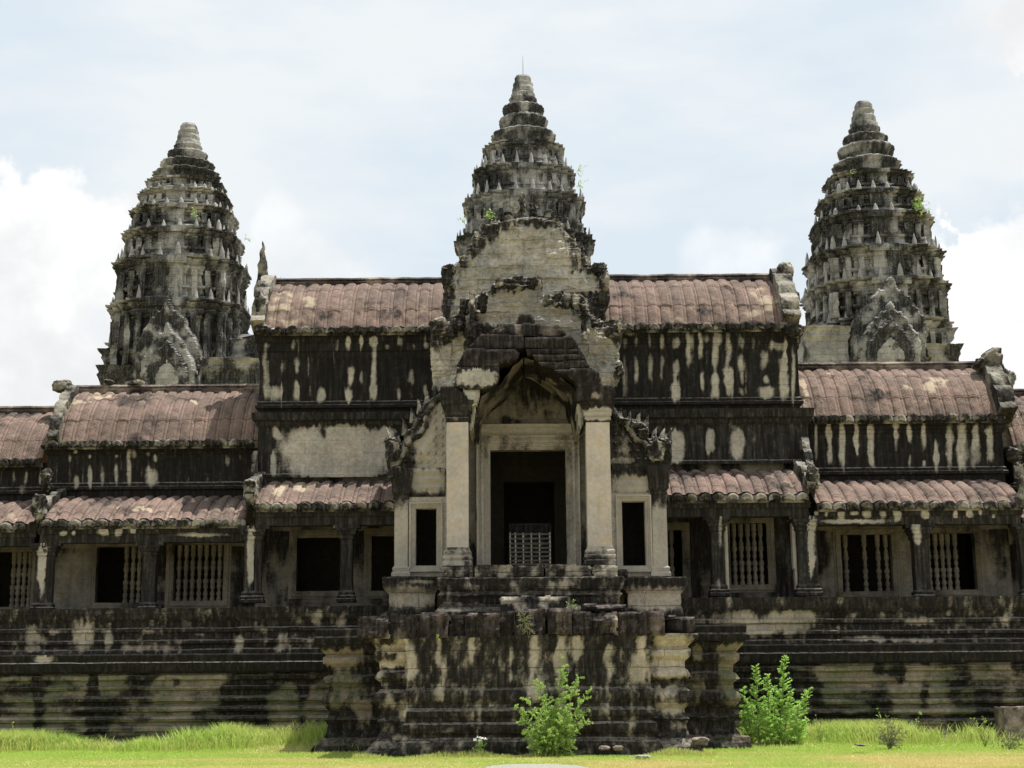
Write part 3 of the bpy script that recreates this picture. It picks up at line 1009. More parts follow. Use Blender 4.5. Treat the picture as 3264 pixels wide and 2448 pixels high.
A_L1 = [(945, 1170, 9, 30, .6), (945, 1250, 12, 30), (1025, 1258, 13, 24, .9), (1112, 1260, 11, 24, .95), (1118, 1200, 9, 30), (1153, 1198, 6, 22, .6),
        (1192, 1170, 9, 62, .9), (1190, 1250, 12, 28), (1272, 1255, 8, 22, .7), (1312, 1205, 10, 26, .6), (1357, 1250, 9, 22, .7), (990, 1245, 5, 30, .45),
        (878, 1250, 26, 26, .7), (905, 1165, 14, 22, .35), (1190, 1090, 12, 14, .6), (1075, 1100, 7, 22, .55), (1110, 1100, 8, 26, .6),
        (1152, 1075, 6, 34, .55), (846, 1190, 9, 90, .6), (950, 1105, 4, 30, .5), (1270, 1085, 4, 18, .5), (1355, 1085, 4, 22, .5), (1312, 1255, 7, 22, .4)]
WL1 = wing('gallery_wing', 'taller gallery wing just left of the porch with a pale wall panel between its roofs', 832, 1440, 46.6, 44.5,
           892, 1044, 1150, 1300, 1530, 1603, 1918, A_L1,
           [(900, 980, 50, 60, .9), (990, 960, 35, 20, .8), (1080, 975, 30, 16, .6), (940, 1015, 60, 20, .5)],
           [(880, 1570, 25, 25, .9), (970, 1560, 60, 30, .7), (1180, 1600, 60, 10, .7)],
           mid=(1316, 1362, 1521, [(1060, 1400, 160, 45, 1.2), (1075, 1470, 170, 60, 1.25), (870, 1480, 9, 40, .7), (880, 1380, 14, 20, .5),
                                   (1030, 1385, 16, 22, -.8), (1230, 1380, 30, 25, .5)], 824, 1440),
           pillars=[(1106, .36, .75, None), (797, .30, .2, [(800, 1760, 12, 110, 1.0)]), (826, .2, .95, None)],
           windows=[(945, 1100, 1714, 1884, ()), (1184, 1262, 1709, 1883, ())], lowx=(815, 1290), seed=1)
A_R1 = [(2027, 1175, 8, 45, .8), (2070, 1170, 6, 42, .6), (2110, 1175, 7, 42, .6), (2153, 1182, 9, 30, .8), (2153, 1245, 12, 32, 1.05), (2195, 1110, 9, 58, .9),
        (2233, 1100, 9, 48, .9), (2238, 1215, 8, 30, .95), (2278, 1125, 9, 72, .9), (2280, 1232, 13, 36, 1.05), (2321, 1120, 10, 60, .7), (2321, 1198, 14, 28, 1.05), (2323, 1240, 8, 25, .8),
        (2363, 1160, 12, 26, .7), (2366, 1205, 7, 20, .6), (2363, 1250, 10, 14, .5), (2443, 1210, 11, 14, .8), (2443, 1250, 24, 20, 1.0), (2497, 1160, 11, 36, .9), (2497, 1230, 15, 50, .95),
        (2528, 1200, 7, 90, .9), (2435, 1150, 16, 30, .6), (2480, 1105, 30, 14, .6), (2110, 1085, 8, 30, .7), (2153, 1095, 12, 20, .6), (2010, 1060, 20, 10, .5),
        (2363, 1090, 10, 30, .6), (2400, 1095, 7, 30, .5), (2027, 1090, 6, 20, .5), (1990, 1200, 5, 70, .6), (2070, 1090, 6, 25, .6)]
WR1 = wing('gallery_wing', 'taller gallery wing just right of the porch, black upper wall striped with pale runs', 1890, 2536, 46.6, 44.5,
           880, 1034, 1120, 1290, 1494, 1577, 1901, A_R1,
           [(2330, 960, 30, 30, .55), (2390, 1000, 60, 25, .7), (2460, 960, 45, 50, .85), (2420, 930, 40, 30, .6)],
           [(2200, 1500, 20, 8, .7), (2510, 1530, 14, 25, .6), (2300, 1560, 40, 12, .4), (2470, 1510, 12, 12, .6)],
           mid=(1306, 1358, 1480, [(2160, 1425, 20, 55, 1.1), (2262, 1412, 15, 46, .9), (2352, 1415, 25, 55, 1.0), (2400, 1400, 14, 16, .4), (2460, 1400, 10, 60, .4), (2325, 1345, 30, 20, .4), (2105, 1430, 50, 50, 1.0),
                                   (2500, 1420, 8, 50, .3)], 1890, 2572),
           pillars=[(2286, .40, .85, [(2296, 1680, 5, 80, .6), (2290, 1860, 10, 20, .5)]), (2556, .34, .9, None), (2586, .28, .3, [(2586, 1740, 14, 110, 1.0)])],
           windows=[(2120, 2176, 1690, 1880, (2141,)), (2328, 2446, 1668, 1864, (2341, 2363, 2385, 2405, 2426))], lowx=(2085, 2575), seed=2, wall_stain_shade=.55)  # higher stain value paints the aisle's shadow onto the window wall
A_L2 = [(244, 1535, 8, 22, .8), (287, 1518, 7, 36, .8), (327, 1515, 6, 36, .55), (370, 1512, 7, 34, .7), (411, 1490, 7, 62, .95), (484, 1522, 24, 32, .8), (496, 1460, 7, 14, .8), (287, 1455, 6, 8, .7),
        (240, 1440, 8, 6, .6), (372, 1455, 6, 6, .6), (663, 1525, 5, 30, .3), (703, 1525, 5, 30, .25), (210, 1480, 4, 40, .3), (452, 1500, 4, 22, .2)]
WL2 = wing('gallery_wing', 'lower left gallery wing with a window filled by seven complete balusters', 158, 850, 47.2, 45.1,
           1232, 1405, 1450, 1560, 1576, 1658, 1952, A_L2,
           [(250, 1275, 50, 16, .8), (330, 1262, 60, 12, .7), (460, 1285, 30, 20, .5), (618, 1284, 12, 12, 1.0), (200, 1300, 20, 50, .5), (270, 1390, 50, 12, .4)],
           [(600, 1590, 14, 16, .9), (650, 1590, 12, 14, .9), (462, 1638, 14, 8, .9), (540, 1630, 12, 30, .7), (500, 1645, 30, 5, .8)],
           pillars=[(478, .40, .9, None), (134, .34, .35, [(134, 1780, 14, 130, 1.0)]), (162, .22, .95, None)],
           windows=[(305, 455, 1742, 1921, (402, 424, 444)), (553, 712, 1736, 1915, (571, 593, 614, 636, 657, 679, 700))],
           lint=[(201, 1699, 14, 9, .9), (236, 1699, 7, 9, .9), (330, 1695, 22, 13, 1.0), (380, 1693, 12, 15, 1.0), (425, 1693, 10, 12, .9), (640, 1705, 100, 8, .7)],
           lowx=(130, 785), seed=3, wall_stain_shade=.25)
A_R2 = [(2600, 1415, 5, 60, .7), (2642, 1370, 9, 30, 1), (2644, 1440, 9, 38, 1), (2683, 1410, 9, 78, .95), (2730, 1390, 9, 50, .95), (2732, 1440, 5, 20, .7), (2775, 1410, 9, 70, 1),
        (2780, 1470, 8, 26, .9), (2857, 1390, 6, 50, .5), (2899, 1385, 8, 34, .8), (2901, 1470, 5, 20, .6), (2944, 1390, 8, 45, .8), (2946, 1475, 7, 12, .8), (2985, 1455, 9, 50, .9),
        (3027, 1420, 11, 76, .9), (3066, 1390, 14, 50, .9), (3066, 1465, 18, 40, .8), (3108, 1385, 11, 35, .9), (3108, 1450, 16, 50, .6), (3156, 1410, 11, 62, .95), (2857, 1358, 14, 8, .6)]
WR2 = wing('gallery_wing', 'lower right gallery wing with two gap-toothed baluster windows below a striped black wall', 2500, 3185, 47.2, 45.1,
           1160, 1325, 1385, 1512, 1524, 1602, 1918, A_R2,
           [(2560, 1260, 25, 70, .85), (2660, 1190, 60, 10, .5), (2890, 1215, 30, 40, .6), (2980, 1220, 35, 20, .9), (2930, 1275, 40, 14, .7), (3090, 1190, 30, 20, .6), (2640, 1280, 40, 40, .4)],
           [(3200, 1600, 40, 50, .45), (2700, 1560, 60, 30, .3)],
           pillars=[(2934, .44, .8, [(2925, 1700, 14, 40, .7)]), (3262, .3, .6, None)],
           windows=[(2683, 2845, 1704, 1885, (2697, 2757, 2800, 2826)), (2952, 3111, 1700, 1880, (2961, 2984, 3005, 3024, 3047))],
           lint=[(2600, 1637, 10, 9, .9), (2635, 1637, 6, 12, .8), (2683, 1640, 12, 14, .9), (2725, 1635, 14, 10, 1), (2765, 1636, 14, 14, 1), (2815, 1640, 12, 14, .8), (2860, 1640, 14, 18, 1),
                 (2950, 1640, 16, 16, .9), (3045, 1638, 8, 14, .9), (3090, 1638, 13, 14, .9), (3127, 1634, 8, 14, .9), (3170, 1645, 8, 10, .7), (2720, 1662, 140, 8, .8)],
           lowx=(2600, 3250), seed=4, wall_stain_shade=.2)
WL3 = wing('gallery_wing', 'lowest gallery stub cut off by the left edge of the picture', -650, 150, 47.7, 45.6,
           1300, 1464, 1500, 1575, 1590, 1670, 1962, [(70, 1560, 8, 20, .5)],
           [(60, 1400, 60, 60, .3)], [(60, 1630, 60, 20, .5)],
           pillars=[(-150, .36, .8, None), (-420, .36, .8, None)],
           windows=[(-60, 100, 1760, 1935, (42, 59, 77, 95)), (-420, -240, 1760, 1935, (-400, -370, -340, -310, -280))], lowx=(-650, 112), seed=5)
WR3 = wing('gallery_wing', 'sliver of roof of the next gallery beyond the right edge of the picture', 3215, 3900, 47.7, 45.6,
           1245, 1420, 1480, 1560, 1570, 1650, 1935, [], [(3250, 1340, 20, 60, .5)], [],
           pillars=[(3500, .36, .8, None), (3750, .36, .8, None)], windows=[(3350, 3480, 1720, 1890, ()), (3570, 3700, 1720, 1890, ())], lowx=(3255, 3900), seed=6)

w = WR1['w']
mb = MB()
slab(mb, [(2328, 1880), (2312, 1880), (2304, 1700), (2303, 1640), (2312, 1626), (2380, 1618), (2450, 1612), (2530, 1622), (2540, 1642), (2545, 1760), (2552, 1885), (2538, 1885), (2528, 1760), (2524, 1650), (2514, 1640), (2326, 1640), (2318, 1650), (2320, 1740)], 44.75, .3, .035, wob=.02, eg=.3)
mb.build('pale_arch', M_TRIM, w, rgh=.012, rsc=3, stf=lambda V: patches(V, [(2430, 1750, 300, 400, 1.0), (2375, 1625, 8, 14, -.6)], .6))  # thin frame kept pale, with lit pillar edges put into its colour
# roof-end rims and corner ornaments
w = WL1['w']
gable_strip(w, X(809, 1000, 46.6), X(852, 1000, 46.6), WL1['cur'], .30, .7, 11)
mb = MB()
k = F / 48.3
ogive(mb, (X(834, 930, 48.3), 48.3, Z(834, 945, 48.3)), .58, 1.95, .5, 22, 14, pw=1.1)
mb.build('spire_finial', M_GABLE, w, rgh=.10, rsc=5, stf=lambda V: streaky(V, .58, .8, 3, 3, 1))
acro(w, 832, 975, 46.5, 22, 48, dep=.35, seed=2, amp=.2)
acro(w, 838, 1050, 46.3, 26, 18, dep=.3, seed=3, amp=.2)
acro(w, 800, 1566, 44.4, 24, 48, seed=4)
gable_strip(w, X(796, 1540, 45), X(824, 1540, 45), WL1['cur2'], .30, .3, 12)
gable_strip(w, X(806, 1500, 46.3), X(818, 1500, 46.3), [(46.5, Z(812, 1445, 46.5)), (46.2, Z(812, 1480, 46.2)), (45.9, Z(812, 1530, 45.9))], .1, .3, 13)
w = WR1['w']
gable_strip(w, X(2486, 1000, 46.6), X(2540, 1000, 46.6), WR1['cur'], .34, .8, 14)
mb = MB()
slab(mb, [(2484, 905), (2480, 870), (2484, 838), (2500, 830), (2522, 832), (2530, 850), (2530, 910), (2548, 930), (2550, 1000), (2545, 1040), (2500, 1040), (2490, 960)], 47.6, .5, .04,
     lambda a, b: .16 * (fbm(a * 4, b * 4, 2, 4) - .5) * 2)
mb.build('gable_head', M_GABLE, w, rgh=.04, rsc=5, stf=lambda V: streaky(V, .45, .7, 3, 3, 5))
acro(w, 2525, 1055, 46.2, 34, 20, dep=.3, seed=6, amp=.2)
acro(w, 2589, 1527, 44.4, 23, 45, seed=7)
gable_strip(w, X(2556, 1530, 45), X(2582, 1530, 45), WR1['cur2'], .30, .3, 15)
gable_strip(w, X(2556, 1450, 46.2), X(2580, 1450, 46.2), [(46.4, Z(2568, 1403, 46.4)), (46.0, Z(2568, 1450, 46.0)), (45.6, Z(2568, 1500, 45.6))], .15, .3, 16)
w = WL2['w']
gable_strip(w, X(168, 1330, 47.2), X(200, 1330, 47.2), WL2['cur'], .22, .7, 17)
acro(w, 200, 1232, 48.8, 34, 22, dep=.3, seed=8, amp=.25)
acro(w, 346, 1222, 48.9, 18, 10, 'loose_ridge_stone', dep=.2, seed=9, amp=.2)
acro(w, 435, 1222, 48.9, 30, 8, 'loose_ridge_stone', dep=.2, seed=10, amp=.3)
acro(w, 125, 1615, 45.0, 25, 44, seed=11)
gable_strip(w, X(128, 1600, 45.3), X(152, 1600, 45.3), WL2['cur2'], .24, .3, 18)
acro(w, 148, 1528, 46.4, 18, 38, seed=12)
w = WR2['w']
gable_strip(w, X(3172, 1330, 47.2), X(3225, 1330, 47.2), WR2['cur'], .30, .8, 19)
mb = MB()
slab(mb, [(3108, 1162), (3125, 1140), (3150, 1118), (3175, 1106), (3192, 1108), (3200, 1130), (3210, 1175), (3232, 1182), (3244, 1200), (3236, 1225), (3240, 1300), (3252, 1330), (3240, 1350), (3238, 1430),
          (3190, 1430), (3180, 1300), (3165, 1180), (3140, 1172)], 47.9, .5, .04, lambda a, b: .14 * (fbm(a * 4, b * 4, 5, 4) - .5) * 2)
mb.build('gable_head', M_GABLE, w, rgh=.04, rsc=5, stf=lambda V: streaky(V, .35, .8, 2, 1, 6))
acro(w, 3232, 1450, 46.6, 24, 28, seed=13)
acro(w, 3252, 1500, 45.8, 20, 30, seed=14)
acro(w, 3262, 1560, 45.0, 20, 50, seed=15)


# ------------------------------------------------------------------ terrace under the wings
def terrace(label, px0, px1, rows, Yf, patch, seed, jog=None):
    """rows: pixel heights floor, cornice bottom, upper wall bottom / ledge rim, ledge step, ledge bottom"""
    fl, cb, rim, step, lb = rows
    pm = (max(px0, 0) + min(px1, 3264)) / 2
    Yl = Yf - 1.0
    zf, zc = Z(pm, fl, Yf), Z(pm, cb, Yf)
    zr, zs, zl = Z(pm, rim, Yl), Z(pm, step, Yl), Z(pm, lb, Yl)
    a, b = X(px0, 2000, Yf), X(px1, 2000, Yf)
    t = thing('terrace', label, 'terrace', ((a + b) / 2, Yf, 0))
    mb = MB()
    h = zc - zr
    prof = [(.24, zr + .0), (.24, zr + h * .12), (.08, zr + h * .16), (.06, zr + h * .26), (.18, zr + h * .3), (.18, zr + h * .38), (.03, zr + h * .42), (0, zr + h * .6), (.10, zr + h * .64), (.10, zr + h * .72), (-.02, zr + h * .76), (.0, zr + h * .9), (.10, zc), (.16, zf - .03), (.16, zf), (-2.8, zf)]
    path = [(a, Yf), (b, Yf)]
    if jog:
        ja, jb, jd = jog
        path = [(a, Yf)] + ([(X(ja, 2000, Yf), Yf), (X(ja, 2000, Yf), Yf - jd)] if ja else []) + [(X(jb, 2000, Yf), Yf - jd), (X(jb, 2000, Yf), Yf), (b, Yf)]
        if not ja:
            path = [(a, Yf - jd), (X(jb, 2000, Yf), Yf - jd), (X(jb, 2000, Yf), Yf), (b, Yf)]
    sweep(mb, path, prof, res=.05, pres=.05)
    mb.build('upper_plinth', M_PLAT, t, rgh=.03, rsc=2.5, flat=1.4, stf=lambda V: patches(V, patch, .80, nz=.55))
    mb = MB()
    sweep(mb, [(a, Yl), (b, Yl)], [(.0, zl - .06), (.06, zl), (.10, zs - .03), (.03, zs), (.02, zs + .05), (.06, zr - .04), (.04, zr), (-1.3, zr)], res=.05, pres=.035)
    mb.build('ledge', M_WALL, t, rgh=.018, rsc=2.5, stf=lambda V: patches(V, [(140, 2103, 34, 12, .9)] if px0 < 500 else [], .9, nz=.25))
    mb = MB()
    H = zl
    prof = [(.72, -.2), (.72, .10), (.60, .14)]
    k = [(.50, .18), (.50, .27), (.36, .29), (.34, .35), (.46, .38), (.48, .46), (.36, .50), (.20, .53), (.18, .60), (.34, .64), (.40, .70), (.34, .77), (.14, .80), (.10, .88), (.26, .92), (.30, .98), (.24, 1.04), (.06, 1.07), (.04, 1.16), (.22, 1.20), (.25, 1.27), (.16, 1.32), (.02, 1.35), (.0, 1.48), (.12, 1.52), (.14, 1.60), (.02, 1.63), (.0, 1.75), (.16, 1.80), (.18, 1.90), (.04, 1.93)]
    ks = H / 2.15
    prof += [(o * .8, .12 + z * ks) for o, z in k if .12 + z * ks < H - .02] + [(-.02, H)]
    sweep(mb, [(a, Yl + .12), (b, Yl + .12)], prof, res=.05, pres=.035)
    return t, mb, zr, zl


BL = [(122, 2280, 20, 130, -.7), (298, 2230, 22, 90, -.8), (310, 2300, 30, 70, -.8), (785, 2220, 62, 160, -1.0), (965, 2180, 20, 120, -.7), (300, 2165, 16, 30, -.6),
      (480, 2160, 40, 10, -.5), (60, 2200, 24, 6, -.4), (250, 2358, 190, 16, -.6), (900, 2160, 40, 14, -.6), (560, 2175, 16, 18, -.5)]
BR = [(2450, 2190, 110, 90, -.8), (2590, 2200, 22, 50, -.7), (2800, 2130, 22, 30, -.7), (2815, 2235, 40, 60, -.8), (2870, 2150, 12, 30, -.6), (2950, 2215, 16, 60, -.7), (2660, 2290, 80, 16, -.8), (2860, 2290, 160, 12, -.6), (3128, 2240, 14, 50, -.5),
      (2620, 2115, 80, 12, -.6), (2950, 2115, 12, 10, -.7), (3240, 2120, 20, 12, -.7), (3170, 2290, 60, 12, -.7)]


def base_stain(V, lst):
    px, py = proj(V)
    s = .24 + 1.4 * (fbm(V[:, 0] * 1.1, 3, V[:, 2] * .9, 4) - .5) + .9 * (fbm(V[:, 0] * 2.0, 9, V[:, 2] * 7, 4) - .5)
    lst = [(a, b, c, d, -k) if k < 0 else (a, b, c, d, k) for a, b, c, d, k in lst]
    wx = (fbm(px / 30., py / 40., 3.3, 3) - .5) * 24
    for (cx, cy, rx, ry, k) in lst:
        q = ((px + wx - cx) / rx) ** 2 + ((py + wx - cy) / ry) ** 2
        s = s + k * np.exp(-q ** 1.2)
    return np.clip(s, -.2, 1.2)


TPL = [(109, 2020, 26, 34, 1), (174, 2015, 18, 8, .9), (270, 2025, 32, 46, 1), (346, 2038, 17, 38, .9), (102, 2067, 26, 10, .8), (345, 1990, 10, 8, .5), (768, 2054, 14, 22, .7), (480, 2015, 30, 8, .6), (500, 2062, 50, 12, .6), (420, 2065, 40, 8, .5),
       (640, 2022, 30, 4, .5), (850, 2005, 22, 14, .7), (900, 2040, 18, 30, .6), (940, 2045, 20, 20, .5), (1010, 1975, 16, 24, .7), (820, 2000, 10, 20, .5), (980, 2050, 20, 20, .6), (600, 2045, 60, 4, .4), (1090, 1975, 24, 26, .6), (1250, 1990, 70, 30, .7)]
tl, mb, zrL, zlL = terrace('long moulded stone terrace left of the porch with dark vertical stains above the grass', -650, 1340, (1938, 1972, 2083, 2108, 2138), 44.1, TPL, 1,
                          jog=(770, 1300, .35))
mb.build('base_wall', M_BASE, tl, rgh=.035, rsc=2.2, flat=1.3, stf=lambda V: base_stain(V, BL))
TPR = [(2430, 1995, 150, 32, 1.15), (2370, 1955, 40, 12, .8), (2540, 1958, 60, 12, .8), (2740, 2035, 60, 10, .5), (2930, 1982, 50, 14, .8), (2880, 2040, 120, 8, .7), (3200, 1985, 30, 24, .5), (2720, 1960, 10, 10, .6), (2800, 1962, 16, 12, .5), (3025, 1956, 14, 10, .8), (2670, 2000, 20, 6, .4)]
tr_, mb, zrR, zlR = terrace('long moulded stone terrace right of the porch, green and ochre courses behind a bush', 2060, 3950, (1905, 1945, 2052, 2078, 2108), 44.1, TPR, 2,
                           jog=(None, 2640, .35))
mb.build('base_wall', M_BASE, tr_, rgh=.035, rsc=2.2, flat=1.3, stf=lambda V: base_stain(V, BR))


# ------------------------------------------------------------------ stepped front platform
def ppath(x0, x1, y0, y1):
    return [(x0, y1), (x0, y0), (x1, y0), (x1, y1)]


def gen_prof(z0, z1, k=1.0):
    """stack of weathered rolls and scotias between z0 and z1"""
    base = [(.42, 0), (.42, .06), (.34, .10), (.12, .17), (.04, .22), (.02, .28), (.10, .32), (.02, .36), (.0, .40), (.12, .44), (.20, .49), (.14, .54), (.02, .57), (.0, .63), (.16, .66), (.10, .71), (.02, .73), (.04, .79), (.18, .83), (.18, .88), (.10, .9), (.26, .96), (.32, 1.0)]
    return [(o * k, z0 + (z1 - z0) * t) for o, t in base]


Yp = 37.0
pl = thing('stone_platform', 'broad dark moulded stone platform before the porch, black streaked with a broken top course', 'platform', (X(1690, 2200, Yp), Yp, 0))
ztop, zcor = Z(1690, 1958, Yp), Z(1690, 2026, Yp)
xa, xb = X(1300, 2200, Yp), X(2071, 2200, Yp)
xl, xr = X(1216, 2200, Yp + .35), X(2180, 2200, Yp + .35)
# corner piers set back, then the central front face
mb = MB()
Yp2 = Yp + .35
sweep(mb, ppath(xl, xr, Yp2, 43.0), gen_prof(-.1, zcor, 1.0) + [(-.3, zcor)], res=.05, pres=.04)
PF = [(1290, 2075, 26, 48, 1), (1310, 2130, 18, 38, .9), (1400, 2080, 7, 45, .7), (1412, 2150, 12, 40, .7), (1400, 2210, 14, 24, .7), (1500, 2070, 10, 50, .8), (1560, 2080, 7, 30, .4), (1705, 2070, 14, 45, 1), (1785, 2060, 12, 40, 1), (1785, 2130, 16, 60, .95),
      (1838, 2065, 12, 38, 1.05), (1935, 2075, 12, 20, .8), (1938, 2140, 12, 40, .8), (2045, 2075, 14, 45, .9), (2040, 2140, 26, 40, .8), (1705, 2200, 26, 40, .9), (1700, 2120, 14, 30, .6), (1695, 2340, 18, 50, .5), (1790, 2260, 20, 40, .6),
      (1240, 2070, 30, 12, .8), (1250, 2115, 30, 12, .8), (1285, 2270, 16, 30, .7), (1270, 2350, 30, 8, .5), (2140, 2055, 60, 40, 1.1), (2130, 2115, 60, 38, 1.0), (2150, 2150, 50, 14, .8), (2140, 2260, 60, 20, .7), (2200, 2310, 30, 16, .5),
      (2120, 2210, 20, 20, .5), (1530, 2230, 10, 60, .3), (1626, 2130, 5, 60, .5), (1940, 2250, 10, 50, .4), (1215, 2150, 20, 40, .5), (1645, 2300, 20, 12, .3), (1420, 2330, 26, 8, .5), (2015, 2250, 8, 80, .5), (1240, 2230, 18, 20, .3)]
pst = lambda V: patches(V, PF, .74, nz=.55)
mb.build('side_piers', M_PLAT, pl, rgh=.05, rsc=2.2, flat=1.4, stf=pst)
mb = MB()
fp = [(.26, -.1), (.26, .24), (.20, .34), (.10, .44), (.07, .50), (.13, .56), (.16, .66), (.13, .76), (.05, .82), (.05, .90), (.11, .96), (.12, 1.08), (.04, 1.16), (.03, 1.28), (.08, 1.34), (.10, 1.46), (.07, 1.58), (.02, 1.64), (.03, 1.9), (.0, 2.05), (.03, zcor - .4), (.07, zcor - .3), (.05, zcor - .2), (.10, zcor - .08), (.10, zcor), (-.3, zcor)]
sweep(mb, ppath(xa, xb, Yp, 42.0), fp, res=.045, pres=.045)
mb.build('front_face', M_PLAT, pl, rgh=.035, rsc=2.2, flat=1.2, stf=pst)
# broken top course of separate big blocks
tops = [(1142, 1240, 1966, 2030, -.08), (1243, 1330, 1958, 2031, .0), (1332, 1425, 1954, 2029, -.02), (1434, 1485, 1959, 2025, .12), (1487, 1525, 1955, 2026, .02), (1527, 1592, 1954, 2026, -.03), (1594, 1640, 1950, 2026, .02),
        (1643, 1736, 1941, 2024, .03), (1744, 1818, 1939, 2022, -.07), (1821, 1890, 1951, 2020, .02), (1893, 1968, 1952, 2020, -.02), (1970, 2045, 1950, 2022, 0), (2047, 2119, 1946, 2020, -.03)]
for i, (a, b, t_, bt, dy) in enumerate(tops):
    mb = MB()
    yy = Yp - .14 + dy
    x0, x1, z0, z1 = X(a, t_, yy), X(b, t_, yy), Z((a + b) / 2, bt, yy), Z((a + b) / 2, t_, yy)
    mb2 = MB()
    slab(mb, [(a - 2, bt + 3), (a - 2, t_ + 3), (a + 3, t_), (b - 2, t_ - 1), (b + 1, t_ + 3), (b + 1, bt + 3)], yy, 2.2, .045, lambda p, q: .11 * (fbm(p * 2, q * 5, i, 4) - .5) * 2, eg=.5)
    mb.build('top_block', M_CAP, pl, rgh=.03, rsc=3.5, stf=lambda V: streaky(V, .66 + .12 * math.sin(i * 2.1), .6, 3, .8, i))
for (a, b, t_, bt, yy, th) in ((2124, 2220, 1963, 2016, 37.5, 2.5), (2110, 2229, 2017, 2040, 37.25, 2.6), (1148, 1250, 2000, 2038, 37.4, 2.6), (1860, 2000, 1925, 1948, 38.4, 1.0)):
    mb = MB()
    slab(mb, [(a, bt), (a, t_), (b - 4, t_ + 1), (b, t_ + 6), (b - 3, bt)], yy, th, .045, lambda p, q: .05 * (fbm(p * 3, q * 5, a, 4) - .5) * 2)
    mb.build('side_block', M_CAP, pl, rgh=.025, rsc=3.5, stf=lambda V: streaky(V, .6, .6, 3, .8, a))
# platform paving
mb = MB()
quadsheet(mb, (xl, Yp + .4, ztop - .12), (xr, Yp + .4, ztop - .12), (xr, 43, ztop - .12), (xl, 43, ztop - .12), .15)
mb.build('paving', M_CAP, pl, rgh=.02, rsc=3)

# side platforms between the front platform and the terraces
for (a, b, t_, lab, sd) in ((1010, 1330, 2004, 'lower moulded platform wing left of the front platform, half lost in its shade', 1), (2050, 2376, 1994, 'lower moulded platform wing right of the front platform, with a black streak and pale cornice', 2)):
    yy = 40.0
    zt = Z((a + b) / 2, t_, yy)
    sp = thing('side_platform', lab, 'platform', (X((a + b) / 2, 2200, yy), yy, 0))
    x0, x1 = X(a + 40 if sd == 1 else a, 2200, yy), X(b if sd == 1 else b - 40, 2200, yy)
    mb = MB()
    sweep(mb, ppath(x0, x1, yy, 44.5), gen_prof(-.1, zt - .42, 1.0) + [(-.2, zt - .42)], res=.05, pres=.04)
    PS = [(1080, 2100, 80, 26, 1.0), (1110, 2180, 60, 40, .8), (1150, 2260, 50, 40, .7), (1050, 2240, 30, 30, .5)] if sd == 1 else [(2340, 2075, 60, 22, 1.1), (2330, 2150, 36, 60, .9), (2225, 2080, 16, 30, .9), (2340, 2220, 40, 40, .7), (2215, 2200, 30, 60, .6)]
    mb.build('moulded_wall', M_BASE, sp, rgh=.045, rsc=2.2, flat=1.3, stf=lambda V: patches(V, PS, .78, nz=.5))
    mb = MB()
    sweep(mb, ppath(x0 - .05, x1 + .05, yy - .05, 44.5), [(.30, zt - .42), (.34, zt - .25), (.30, zt - .2), (.32, zt - .04), (.3, zt), (-1.5, zt)], res=.05, pres=.05)
    mb.build('cornice', M_WALL, sp, rgh=.02, rsc=3, stf=lambda V: streaky(V, .85, .4, 3, 1, sd))

# ------------------------------------------------------------------ central gatehouse
Yf0 = 40.4        # pillar plane
Yd = 43.0         # doorway plane
Yq = 42.2         # side walls of the porch
zfloor = Z(1690, 1802, Yf0)
gh = thing('gatehouse', 'central gatehouse with broken corbelled porch, two tall pale pillars and a dark doorway', 'temple gate', (X(1680, 1800, 41), 41.0, zfloor))
# plinth below the pillars
mb = MB()
zp0, zp1 = ztop - .12, zfloor
a, b = X(1400, 1900, 39.6), X(1980, 1900, 39.6)
zm = Z(1690, 1840, 39.6)
H = zm - zp0
prof = [(.14, zp0), (.14, zp0 + H * .08), (.10, zp0 + H * .14), (.12, zp0 + H * .26), (.0, zp0 + H * .36), (-.05, zp0 + H * .42), (-.04, zp0 + H * .56), (.04, zp0 + H * .62), (-.03, zp0 + H * .70), (.05, zp0 + H * .76), (.08, zm - .03), (.06, zm), (-.6, zm)]
sweep(mb, ppath(a, b, 39.6, 43), prof, res=.045, pres=.04)
mb.build('porch_plinth', M_PLAT, gh, rgh=.035, rsc=2.6, flat=1.3, stf=lambda V: patches(V, [(1500, 1925, 60, 5, .6), (1450, 1945, 60, 5, .7), (1890, 1935, 90, 6, .7), (1640, 1870, 12, 16, .6), (1700, 1920, 20, 20, .5), (1800, 1860, 30, 14, .5), (1760, 1865, 10, 14, .5), (1500, 1870, 30, 10, .3), (1960, 1890, 30, 20, .4)], .72, nz=.5))
for (p0, p1, tt, bb, yy) in ((1407, 1508, 1803, 1840, 40.0), (1511, 1638, 1799, 1840, 40.02), (1641, 1733, 1801, 1838, 39.98), (1736, 1888, 1800, 1838, 40.03), (1891, 1970, 1799, 1840, 39.95), (1972, 2002, 1815, 1845, 40.2), (1594, 1808, 1899, 1952, 38.9)):
    mb = MB()
    slab(mb, [(p0, bb), (p0, tt + 5), (p0 + 5, tt), (p1 - 5, tt), (p1, tt + 5), (p1, bb)], yy, 1.2 if yy < 39.5 else 3.0, .04, lambda p, q: .05 * (fbm(p * 3, q * 6, p0, 4) - .5) * 2, eg=.4)
    mb.build('step_block', M_PLAT, gh, rgh=.02, rsc=4, stf=lambda V: streaky(V, .55, .9, 4, 3, p0))

